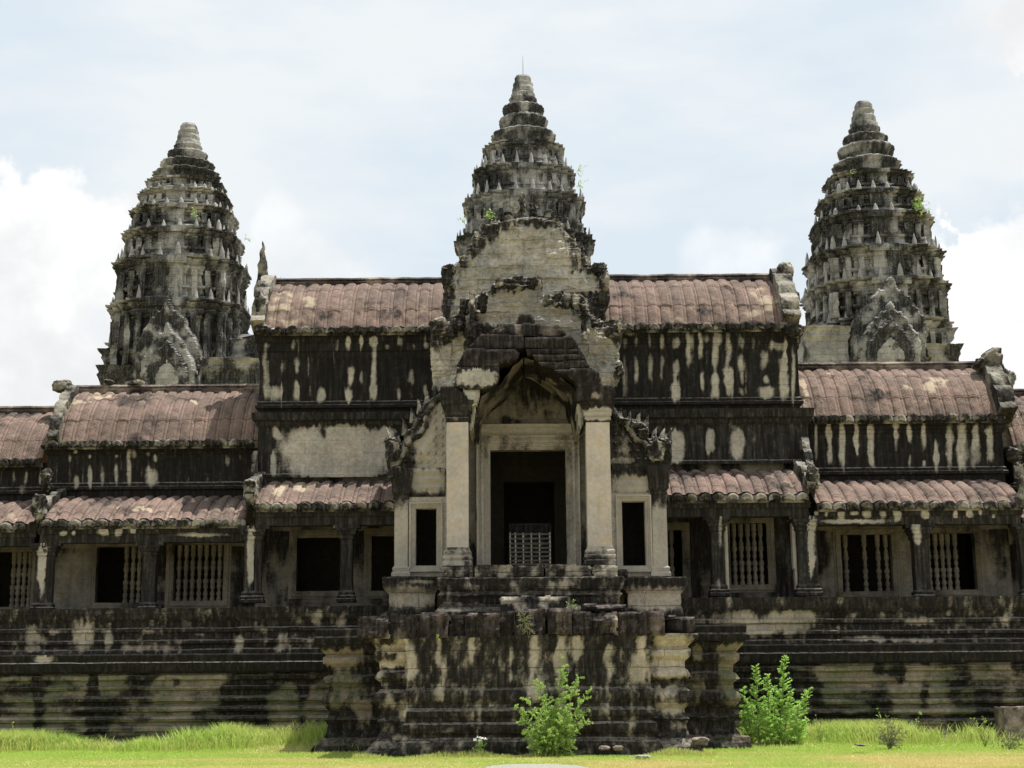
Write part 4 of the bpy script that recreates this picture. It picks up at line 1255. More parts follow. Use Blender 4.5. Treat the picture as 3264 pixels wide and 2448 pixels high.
# tall front pillars with base and capital
for (pc, wd, ls) in ((1458, .60, [(1458, 1550, 60, 300, 1.05), (1440, 1600, 10, 60, -.35), (1470, 1700, 14, 30, -.3)]), (1910, .66, [(1910, 1550, 60, 300, 1.1)])):
    xc = X(pc, 1600, Yf0)
    zb_, zt_ = zfloor, Z(pc, 1346, Yf0)
    h = wd / 2
    path = [(xc - h, Yf0), (xc + h, Yf0), (xc + h, Yf0 + wd), (xc - h, Yf0 + wd)]
    mb = MB()
    sweep(mb, path, [(0, zb_ + .5), (0, zt_)], closed=True, res=.05, pres=.06)
    sh = mb.build('pillar', M_PILLAR, gh, rgh=.010, rsc=2, stf=lambda V: patches(V, ls, .62, nz=.12))
    mb = MB()
    sweep(mb, path, [(.10, zb_), (.10, zb_ + .12), (.06, zb_ + .15), (.10, zb_ + .21), (.10, zb_ + .26), (.05, zb_ + .3), (.08, zb_ + .36), (.07, zb_ + .4), (.02, zb_ + .44), (.03, zb_ + .5), (-.02, zb_ + .52)], closed=True, res=.04, pres=.03)
    mb.build('pillar_base', M_TRIM, sh, rgh=.015, rsc=4, stf=lambda V: streaky(V, .42, .6, 3, 2, pc))
    mb = MB()
    zc_ = Z(pc, 1278, Yf0)
    q = zc_ - zt_
    sweep(mb, path, [(0, zt_), (.03, zt_ + q * .08), (.03, zt_ + q * .2), (.0, zt_ + q * .25), (.06, zt_ + q * .34), (.05, zt_ + q * .48), (.09, zt_ + q * .55), (.11, zt_ + q * .78), (.15, zt_ + q * .84), (.15, zc_), (-h, zc_)], closed=True, res=.04, pres=.03)
    mb.build('pillar_capital', M_TRIM, sh, rgh=.015, rsc=4, stf=lambda V: patches(V, [(1905, 1318, 60, 22, 1.0)] if pc > 1600 else [(1450, 1335, 20, 8, .4)], .88))

# corbelled porch roof: big dark slabs running back to the doorway wall
roofs = [
    ([(1646, 1032), (1650, 1012), (1664, 1001), (1686, 1000), (1700, 1010), (1707, 1032)], 40.9, 1.0, .7),
    ([(1556, 1064), (1572, 1050), (1598, 1032), (1690, 1029), (1778, 1036), (1806, 1066), (1700, 1070)], 40.75, 2.3, .55),
    ([(1486, 1108), (1508, 1090), (1534, 1062), (1668, 1066), (1669, 1110)], 40.45, 2.7, .75),
    ([(1672, 1110), (1674, 1074), (1822, 1070), (1838, 1090), (1848, 1112)], 40.45, 2.7, .8),
    ([(1456, 1168), (1466, 1146), (1484, 1110), (1640, 1112), (1655, 1124), (1650, 1140), (1625, 1152), (1594, 1160), (1590, 1168)], 40.25, 2.9, .8),
    ([(1676, 1112), (1850, 1112), (1858, 1126), (1700, 1128), (1682, 1132)], 40.4, 2.8, .9),
    ([(1697, 1129), (1858, 1128), (1868, 1146), (1712, 1150), (1700, 1140)], 40.35, 2.8, .9),
    ([(1712, 1152), (1868, 1148), (1882, 1168), (1768, 1176), (1722, 1162)], 40.3, 2.9, .9),
    ([(1766, 1178), (1880, 1170), (1908, 1186), (1922, 1232), (1842, 1236), (1832, 1214), (1806, 1196), (1782, 1188)], 40.2, 3.0, .85),
    ([(1446, 1232), (1452, 1200), (1456, 1170), (1590, 1170), (1588, 1206), (1574, 1230), (1545, 1240), (1500, 1238)], 40.2, 3.0, .8),
    ([(1403, 1278), (1404, 1232), (1448, 1228), (1470, 1244), (1488, 1262), (1488, 1278)], 40.25, 1.2, .85),
    ([(1472, 1240), (1530, 1240), (1529, 1262), (1518, 1290), (1500, 1294), (1492, 1270)], 40.3, 2.9, .05),
    ([(1832, 1278), (1836, 1238), (1870, 1228), (1940, 1228), (1958, 1236), (1956, 1278)], 40.2, 1.6, .8),
    ([(1838, 1278), (1858, 1278), (1860, 1345), (1848, 1370), (1842, 1330)], 40.6, 2.5, .2),
    ([(1505, 1294), (1518, 1292), (1512, 1330), (1505, 1372), (1496, 1372)], 40.6, 2.5, .2),
]
for i, (poly, yy, th, s0) in enumerate(roofs):
    mb = MB()
    slab(mb, poly, yy, th, .035, lambda p, q: .05 * (fbm(p * 2.5, q * 4, i * 1.3, 4) - .5) * 2, wob=.02, eg=.35)
    if i == 9:      # block whose face has lost its black crust
        f = lambda V: patches(V, [(1522, 1204, 62, 25, 1.4)], .85, nz=.05)
    elif i == 12:
        f = lambda V: patches(V, [(1900, 1262, 20, 12, .5)], .75)
    else:
        f = lambda V, s0=s0, i=i: streaky(V, s0, .55, 3, 1.2, i)
    mb.build('roof_slab', M_CAP if i not in (9, 11, 13, 14) else M_PED, gh, rgh=.012, rsc=4, stf=f)

# corbel vault soffit, stepping courses inside the porch (left and right curve, apex open)
mb = MB()
lc = [(1500, 1372), (1512, 1320), (1536, 1262), (1592, 1225), (1640, 1165), (1668, 1140)]
rc = [(1862, 1372), (1848, 1310), (1832, 1240), (1775, 1190), (1712, 1152), (1672, 1140)]
for cc in (lc, rc):
    pts = [(X(p, q, 40.7), Z(p, q, 40.7)) for p, q in cc]
    pts = resample(pts, .06)
    ny = 44
    ys = np.linspace(40.7, Yd, ny)
    xm = X(1670, 1200, 40.7)
    V = np.array([[(xm + (p[0] - xm) * (1 - .035 * math.floor((y - 40.7) / .55)), y, p[1] - .02 * math.floor((y - 40.7) / .55)) for y in ys] for p in pts])
    mb.add(V.reshape(-1, 3), gridq(len(pts), ny))
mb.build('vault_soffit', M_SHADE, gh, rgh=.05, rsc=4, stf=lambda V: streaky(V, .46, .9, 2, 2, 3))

# doorway wall with tympanum, moulded frame
x0, x1 = X(1563, 1600, Yd), X(1805, 1600, Yd)
z0, z1 = zfloor, Z(1684, 1434, Yd)
mb = MB()
wall_grid(mb, X(1440, 1500, Yd), X(1940, 1500, Yd), z0 - .2, Z(1684, 1140, Yd), Yd, [(x0, x1, z0, z1)], .045, .35)
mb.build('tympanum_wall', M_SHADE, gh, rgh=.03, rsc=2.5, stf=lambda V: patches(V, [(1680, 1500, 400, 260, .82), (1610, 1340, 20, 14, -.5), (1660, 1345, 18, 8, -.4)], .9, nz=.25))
mb = MB()
prof = [(0, -.3), (0, .03), (.04, .03), (.04, .06), (.09, .06), (.09, .10), (.15, .10), (.15, .13), (.19, .13), (.19, .18), (.26, .18), (.28, .14), (.34, .14), (.34, .2), (.40, .2), (.40, 0)]
ring_frame(mb, x0, x1, z0, z1, Yd, prof, bottom=False)
mb.build('door_frame', M_TRIM, gh, rgh=.010, rsc=2, stf=lambda V: streaky(V, .24, .45, 2, .3, 2))
mb = MB()
sweep(mb, [(X(1522, 1380, Yd), Yd + .1), (X(1522, 1380, Yd), Yd), (X(1846, 1380, Yd), Yd), (X(1846, 1380, Yd), Yd + .1)],
      [(.1, Z(1684, 1392, Yd)), (.12, Z(1684, 1386, Yd)), (.2, Z(1684, 1380, Yd)), (.18, Z(1684, 1370, Yd)), (.26, Z(1684, 1364, Yd)), (.26, Z(1684, 1356, Yd)), (0, Z(1684, 1354, Yd))], res=.05, pres=.02)
mb.build('door_lintel', M_TRIM, gh, rgh=.014, rsc=3, stf=lambda V: streaky(V, .12, .35, 2, .6, 6))
# interior: second door, far door, side rooms
mb = MB()
XL, XR = X(1262, 1700, Yq), X(2120, 1700, Yq)
zc = Z(1684, 1380, Yd)
for (yy, xa_, xb_, zt_, s) in ((46.5, X(1607, 1700, 46.5), X(1768, 1700, 46.5), Z(1684, 1536, 46.5), 0), (50.6, X(1622, 1700, 50.6), X(1757, 1700, 50.6), Z(1684, 1668, 50.6), 0)):
    wall_grid(mb, XL, XR, z0 - .2, zc, yy, [(xa_, xb_, z0, zt_)], .2, .5)
quadsheet(mb, (XL, Yd + .36, zc), (XR, Yd + .36, zc), (XR, 51.2, zc), (XL, 51.2, zc), .3)
quadsheet(mb, (XL, Yq + .3, z0 - .01), (XR, Yq + .3, z0 - .01), (XR, 51.2, z0 - .01), (XL, 51.2, z0 - .01), .3)
quadsheet(mb, (XL, Yq + .3, z0), (XL, 51.2, z0), (XL, 51.2, zc), (XL, Yq + .3, zc), .3)
quadsheet(mb, (XR, 51.2, z0), (XR, Yq + .3, z0), (XR, Yq + .3, zc), (XR, 51.2, zc), .3)
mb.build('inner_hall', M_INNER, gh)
# pale barrier grate seen through the passage
mb = MB()
yy = 51.35
gx0, gx1 = X(1623, 1740, yy), X(1756, 1740, yy)
for py in (1702, 1716, 1732, 1746, 1759, 1773, 1786, 1797):
    z = Z(1690, py, yy)
    box(mb, gx0, gx1, yy, yy + .04, z - .028, z + .028, .5, back=True)
for px in (1626, 1643, 1668, 1694, 1720, 1753):
    x = X(px, 1740, yy)
    box(mb, x - .024, x + .024, yy + .05, yy + .09, Z(1690, 1800, yy), Z(1690, 1698, yy), .5, back=True)
mb.build('passage_grate', M_GRATE, gh)
# courtyard wall seen beyond the passage
mb = MB()
quadsheet(mb, (-4, 58, z0 - 1.5), (5, 58, z0 - 1.5), (5, 58, z0 + 5.5), (-4, 58, z0 + 5.5), .2)
quadsheet(mb, (-4, 51.2, z0 - .05), (5, 51.2, z0 - .05), (5, 58, z0 - .05), (-4, 58, z0 - .05), .2)
cw = mb.build('courtyard_wall', M_INNER, None, rgh=.03, stf=lambda V: streaky(V, .95, .3, 2, 1, 3))  # colour kept near black, painting the shade behind the bars
tag(cw, 'dim inner court wall glimpsed through the grate of the dark passage', 'wall')

# side walls of the porch with their small windows
for (sd, pw0, pw1, wl, wr, wt, wb_, pil) in ((0, 1257, 1440, 1325, 1391, 1621, 1803, (1258, 1300)), (1, 1935, 2127, 1984, 2057, 1598, 1803, (2080, 2126))):
    zt_ = Z((pw0 + pw1) / 2, 1500 if sd == 0 else 1486, Yq)
    zb_ = Z((pw0 + pw1) / 2, 1838, Yq)
    h = (X(wl, 1700, Yq), X(wr, 1700, Yq), Z((wl + wr) / 2, wb_, Yq), Z((wl + wr) / 2, wt, Yq))
    mb = MB()
    wall_grid(mb, X(pw0, 1700, Yq), X(pw1, 1700, Yq), zb_, zt_, Yq, [h], .045, .3)
    xo = X(pw0 if sd == 0 else pw1, 1700, Yq)
    q = (1 if sd == 0 else -1)
    if sd == 0:
        quadsheet(mb, (xo, 46.8, zb_), (xo, Yq, zb_), (xo, Yq, zt_), (xo, 46.8, zt_), .06)
    else:
        quadsheet(mb, (xo, Yq, zb_), (xo, 46.8, zb_), (xo, 46.8, zt_), (xo, Yq, zt_), .06)
    mb.build('side_wall', M_STONE, gh, rgh=.012, rsc=2, stf=lambda V: patches(V, [((pw0 + pw1) / 2, 1690, 130, 170, 1.0)], .7, nz=.12))
    mb = MB()
    ring_frame(mb, h[0], h[1], h[2], h[3], Yq, [(0, -.25), (0, .02), (.03, .02), (.03, .05), (.08, .05), (.08, .08), (.13, .08), (.13, .12), (.18, .12), (.18, 0)])
    mb.build('window_frame', M_TRIM, gh, rgh=.008, rsc=2, stf=lambda V: streaky(V, .05, .3, 2, .3, 5))
    # engaged pilaster at the outer corner
    mb = MB()
    xA, xB = X(pil[0], 1700, Yq - .1), X(pil[1], 1700, Yq - .1)
    zt2 = Z(pil[0], 1560 if sd == 0 else 1545, Yq)
    sweep(mb, [(xA, Yq + .15), (xA, Yq - .1), (xB, Yq - .1), (xB, Yq + .15)], [(.08, zb_), (.08, zb_ + .1), (.04, zb_ + .14), (.06, zb_ + .24), (0, zb_ + .3), (0, zt2 - .3), (.04, zt2 - .28), (.02, zt2 - .2), (.08, zt2 - .12), (.08, zt2), (.14, zt_ - .1), (.14, zt_)], res=.04, pres=.04)
    mb.build('pilaster', M_TRIM, gh, rgh=.010, rsc=3, stf=lambda V: patches(V, [((pil[0] + pil[1]) / 2, 1740, 50, 130, 1.0)], .75))
    # moulded lintel bands above the window
    mb = MB()
    a, b = X(1303 if sd == 0 else 1952, 1540, Yq), X(1420 if sd == 0 else 2080, 1540, Yq)
    pc = (pw0 + pw1) / 2
    zz = [Z(pc, v + (14 if sd == 0 else 0), Yq) for v in (1570, 1560, 1552, 1540, 1530, 1515, 1505, 1490, 1480)]
    sweep(mb, [(a, Yq), (b, Yq)], [(.02, zz[0]), (.06, zz[1]), (.03, zz[2]), (.08, zz[3]), (.05, zz[4]), (.12, zz[5]), (.08, zz[6]), (.16, zz[7]), (.16, zz[8])], res=.04, pres=.02)
    mb.build('window_lintel', M_TRIM, gh, rgh=.012, rsc=4, stf=lambda V: patches(V, [(1360, 1530, 60, 40, 1.0), (2020, 1545, 70, 30, .9)], .7))
    # carved half gable with rearing serpent rim
    if sd == 0:
        poly = [(1262, 1500), (1236, 1492), (1228, 1460), (1230, 1400), (1244, 1390), (1262, 1396), (1276, 1412), (1290, 1396), (1294, 1368), (1312, 1362), (1316, 1322), (1328, 1330), (1340, 1304), (1362, 1274), (1396, 1252), (1440, 1250), (1440, 1506)]
        rim = [(1245, 1480), (1262, 1478), (1282, 1455), (1292, 1420), (1310, 1400), (1340, 1384), (1358, 1350), (1362, 1310), (1384, 1280), (1410, 1262)]
    else:
        poly = [(1935, 1490), (1935, 1278), (1955, 1284), (1968, 1310), (1990, 1330), (2012, 1336), (2030, 1344), (2062, 1350), (2070, 1370), (2070, 1392), (2090, 1384), (2110, 1396), (2132, 1392), (2142, 1412), (2138, 1440), (2146, 1484), (2130, 1496)]
        rim = [(1950, 1300), (1965, 1330), (1995, 1346), (2012, 1372), (2022, 1396), (2050, 1408), (2068, 1430), (2076, 1456), (2090, 1466)]

    def carve(a, b):
        k = .10 * (fbm(a * 3, b * 3, 4, 4) - .5) * 2
        return k + .09 * np.maximum(0, np.sin(a * 30)) * np.maximum(0, np.sin(b * 26)) * (vn(a * 2, b * 2, a * 0) > .35)
    mb = MB()
    slab(mb, poly, Yq - .1, .55, .03, carve, wob=.06)
    mb.build('half_gable', M_TRIM, gh, rgh=.03, rsc=5, stf=lambda V: patches(V, [(1375, 1440, 60, 80, 1.0), (1400, 1330, 30, 60, .9), (1975, 1470, 60, 12, .6), (1990, 1420, 26, 40, .4), (1245, 1440, 20, 30, .3)], .78, nz=.3))
    mb = MB()
    rp = resample(rim, 6)
    pts = np.array([(X(p, q, Yq - .2), Yq - .14, Z((p), q, Yq - .2)) for p, q in rp])
    th = np.linspace(0, 2 * np.pi, 12, endpoint=False)
    tg = np.gradient(pts, axis=0)
    tg /= np.linalg.norm(tg, axis=1)[:, None]
    nr = np.stack([-tg[:, 2], np.zeros(len(tg)), tg[:, 0]], 1)
    rad = .09 * (1 + .12 * np.sin(np.arange(len(pts)) * 1.9))
    V = pts[:, None] + (nr[:, None] * np.cos(th)[None, :, None] + np.array([0, -1, 0])[None, None] * np.sin(th)[None, :, None]) * rad[:, None, None]
    V = V.transpose(1, 0, 2)
    mb.add(V.reshape(-1, 3), gridq(12, len(pts), True))
    mb.build('serpent_rim', M_GABLE, gh, rgh=.045, rsc=8, stf=lambda V: streaky(V, .5, .8, 3, 3, sd))
for i, (p, q, wd, hg, ln) in enumerate(((1240, 1400, .22, .5, -.1), (1268, 1398, .2, .42, -.1), (1292, 1375, .22, .5, -.08), (1316, 1335, .2, .48, -.06), (1338, 1305, .2, .45, -.05), (1362, 1275, .2, .42, 0), (1388, 1256, .2, .38, 0),
                                      (1975, 1325, .2, .36, .05), (2002, 1340, .2, .4, .08), (2030, 1350, .22, .45, .1), (2056, 1362, .22, .5, .12), (2082, 1395, .22, .45, .12), (2106, 1402, .22, .48, .14), (2130, 1402, .22, .5, .12))):
    mb = MB()
    ogive(mb, (X(p, q, Yq + .1), Yq + .1, Z(p, q + 14, Yq + .1)), wd, hg, .2, 14, 12, lean=ln)
    mb.build('leaf_ornament', M_GABLE, gh, rgh=.035, rsc=8, stf=lambda V: streaky(V, .45, .8, 3, 3, p))
for (p, q, rx, ry) in ((2095, 1440, 30, 40), (2050, 1378, 18, 24), (2122, 1422, 20, 28), (1990, 1345, 14, 12), (2022, 1352, 14, 14), (1256, 1440, 22, 44), (1300, 1400, 12, 28), (1262, 1510, 26, 22)):
    acro(gh, p, q, Yq - .2, rx, ry, 'leaf_ornament', dep=.16, seed=p, amp=.5)
# ledges below the side walls
for (a, b, t_, bt, s) in ((1222, 1402, 1838, 1866, 0), (1985, 2188, 1838, 1866, 1)):
    mb = MB()
    yy = 41.3
    x0_, x1_ = X(a, 1850, yy), X(b, 1850, yy)
    zA, zB, zC = Z((a + b) / 2, t_, yy), Z((a + b) / 2, bt, yy), ztop - .15
    q = zB - zC
    sweep(mb, [(x0_, 45), (x0_, yy), (x1_, yy), (x1_, 45)], [(-.08, zC), (-.08, zC + q * .3), (-.15, zC + q * .5), (-.15, zC + q * .8), (-.02, zC + q * .92), (.02, zB), (.04, zA - .04), (.02, zA), (-1.5, zA)], res=.045, pres=.04)
    mb.build('side_ledge', M_PLAT, gh, rgh=.05, rsc=2.5, stf=lambda V: patches(V, [(2080, 1910, 100, 36, 1.1), (1310, 1905, 100, 34, .9), (1340, 1855, 50, 6, .6)], .8, nz=.2))


# stacked broken pediments
def layered(sc, amp, sd):
    def f(a, b):
        z = b + .12 * (fbm(a * 1.2, b * .5, sd, 3) - .5) * 2
        lay = vn(np.floor(z * 3.1) * 1.7 + sd, np.floor(a * .9 + np.floor(z * 3.1) * .37) * 2.1, a * 0)
        return amp * ((lay - .5) * 1.0 + .5 * (vn(np.floor(a * 1.4 + sd), np.floor(b * 2.4), a * 0) - .5) + (fbm(a * sc, b * sc * 2.4, sd, 5, .6) - .5) * 1.6)
    return f


ped_polys = [
    # farthest, highest: tapering broken gable with crest stones
    ([(1412, 1040), (1410, 965), (1418, 905), (1408, 880), (1409, 850), (1450, 842), (1486, 806), (1498, 778), (1530, 760), (1548, 712), (1600, 704), (1628, 702), (1664, 690), (1700, 690), (1730, 702), (1777, 706), (1806, 736), (1836, 772), (1864, 812), (1878, 846),
      (1910, 838), (1934, 846), (1942, 870), (1943, 945), (1926, 1025), (1930, 1045)], 44.6, 1.4, .19, M_PED),
    # middle, wide broken gable
    ([(1376, 1240), (1376, 1180), (1372, 1120), (1370, 1022), (1398, 1016), (1440, 1018), (1460, 985), (1484, 948), (1553, 934), (1574, 905), (1590, 888), (1640, 880), (1728, 880), (1730, 934), (1790, 934), (1852, 936), (1878, 960), (1884, 1000), (1930, 1030), (1972, 1018), (1986, 1050),
      (1978, 1100), (1974, 1140), (1988, 1158), (1980, 1200), (1962, 1240), (1955, 1290), (1400, 1290), (1394, 1240)], 42.55, .9, .19, M_PED),
]
PP0 = [(1680, 850, 190, 90, 1.25), (1560, 860, 90, 40, 1.0), (1500, 1000, 80, 60, .8), (1870, 900, 50, 30, .7), (1690, 770, 110, 50, 1.0), (1850, 990, 60, 50, .6), (1690, 690, 40, 16, .5), (1640, 720, 20, 20, .5), (1570, 940, 120, 60, .7),
       (1775, 800, 14, 30, -.6), (1860, 870, 30, 14, -.5), (1520, 790, 30, 40, -.6), (1830, 800, 34, 60, -.7), (1560, 725, 50, 24, -.7), (1900, 985, 30, 40, -.5), (1430, 965, 24, 40, -.4), (1700, 860, 70, 8, -.3), (1740, 710, 50, 20, -.5), (1840, 940, 60, 10, -.5)]
PP1 = [(1660, 980, 140, 55, 1.15), (1640, 1010, 90, 40, .9), (1770, 1010, 60, 30, .9), (1880, 1080, 80, 50, 1.1), (1920, 1130, 60, 40, 1.0), (1430, 1140, 60, 50, 1.1), (1420, 1200, 50, 40, 1.0), (1480, 1070, 40, 24, .7), (1940, 1190, 30, 40, .7),
       (1900, 1010, 30, 20, .5), (1640, 1200, 400, 60, .3), (1880, 1220, 50, 60, .6), (1700, 910, 30, 16, .3), (1800, 1080, 60, 60, .6), (1500, 1040, 24, 70, -.6), (1400, 1060, 40, 26, -.5), (1800, 960, 70, 26, -.5), (1960, 1060, 30, 40, -.6), (1880, 1000, 26, 20, -.5)]
for i, (poly, yy, th, amp, mt) in enumerate(ped_polys):
    mb = MB()
    if i == 1:   # keep the porch mouth open: cut the gable above the doorway arch
        poly = poly[:-3] + [(1955, 1290), (1865, 1290), (1840, 1230), (1770, 1170), (1670, 1120), (1590, 1170), (1530, 1230), (1500, 1290), (1400, 1290), (1394, 1240)]
    slab(mb, poly, yy, th, .035, layered(2.2, amp, i + 1.5), wob=.09)
    mb.build('pediment', mt, gh, rgh=.05, rsc=4, flat=1.6, stf=lambda V, i=i: patches(V, PP0 if i == 0 else PP1, .72, nz=.6))
# crest stones along the gables
r_ = random.Random(5)
for (p, q, rx, ry, yy) in ((1665, 650, 12, 36, 45.6), (1640, 668, 13, 30, 45.5), (1598, 690, 12, 26, 45.3), (1700, 672, 15, 26, 45.5), (1748, 690, 17, 26, 45.3), (1620, 690, 14, 22, 45.4), (1726, 700, 12, 18, 45.3),
                           (1548, 742, 16, 34, 44.9), (1520, 770, 16, 34, 44.9), (1580, 730, 22, 26, 44.9), (1790, 742, 18, 34, 44.9), (1818, 780, 18, 34, 44.9), (1850, 815, 16, 38, 44.9), (1868, 846, 14, 30, 44.9),
                           (1500, 812, 14, 26, 44.8), (1480, 836, 18, 22, 44.7), (1430, 862, 26, 20, 44.6), (1428, 893, 20, 22, 44.6), (1912, 858, 28, 24, 44.6), (1925, 900, 20, 34, 44.6), (1690, 720, 60, 18, 45.2), (1740, 712, 46, 18, 45.1),
                           (1474, 982, 12, 38, 42.3), (1505, 975, 14, 50, 42.2), (1540, 965, 18, 34, 42.2), (1500, 1045, 18, 42, 42.2), (1460, 1030, 16, 28, 42.2), (1400, 1040, 34, 28, 42.3), (1440, 1060, 20, 24, 42.3),
                           (1600, 905, 24, 20, 42.2), (1650, 905, 34, 24, 42.2), (1700, 902, 26, 24, 42.2), (1745, 958, 14, 22, 42.2), (1778, 960, 15, 26, 42.2), (1808, 962, 15, 28, 42.2), (1838, 965, 15, 28, 42.2), (1864, 985, 14, 26, 42.2),
                           (1950, 1050, 28, 30, 42.3), (1975, 1040, 12, 30, 42.3), (1975, 1178, 14, 22, 42.3), (1860, 1060, 12, 40, 42.2), (1895, 1030, 14, 16, 42.3)):
    acro(gh, p, q, yy - .05, rx, ry, 'crest_stone', dep=.22, seed=p * .1, amp=.55)

# ------------------------------------------------------------------ towers
QP = [(.30, 1.0), (.30, .95), (.54, .95), (.54, .84), (.70, .84), (.70, .70), (.84, .70), (.84, .54), (.95, .54), (.95, .30), (1.0, .30)]


def plan(h):
    pts = []
    q = [(-x, -y) for x, y in reversed(QP)]            # start: left-front going to front bay
    base = [(-a, -b) for a, b in QP][::-1] + [(a, -b) for a, b in QP] + [(b_, a_) for a_, b_ in [(p[1], p[0]) for p in []]]
    # full ring: travel so that outward is on the right
    fr = [(-1.0, -.30), (-.95, -.30), (-.95, -.54), (-.84, -.54), (-.84, -.70), (-.70, -.70), (-.70, -.84), (-.54, -.84), (-.54, -.95), (-.30, -.95), (-.30, -1.0)]
    q1 = fr
    ring = list(q1)
    for k in range(1, 4):
        c, s = round(math.cos(k * math.pi / 2)), round(math.sin(k * math.pi / 2))
        ring += [(x * c - y * s, x * s + y * c) for x, y in q1]
    return [(x * h, y * h) for x, y in ring]


ANTE = {}


def ante_obj(parent, loc, w, h, d, kind, rot=0, i=0):
    key = (parent.name.split('.')[0], kind)
    if key not in ANTE:
        mb = MB()
        ogive(mb, (0, 0, 0), 1, 1, 1, 9, 12, pw=1.5 if kind % 2 else 2.4)
        V, Fs = mb.arr()
        V = rough(V, .10, 2.6)
        ANTE[key] = mk('antefix', V, Fs, M_TOWER, parent, stain=np.full(len(V), .02 + .15 * kind))
        o = ANTE[key]
    else:
        o = ANTE[key].copy()
        S.collection.objects.link(o)
        o.parent = parent
        o.matrix_parent_inverse = Matrix.Translation(-Vector(WLOC[parent.name]))
    o.location = loc
    o.scale = (w, d, h)
    o.rotation_euler = (0, 0, rot)
    return o


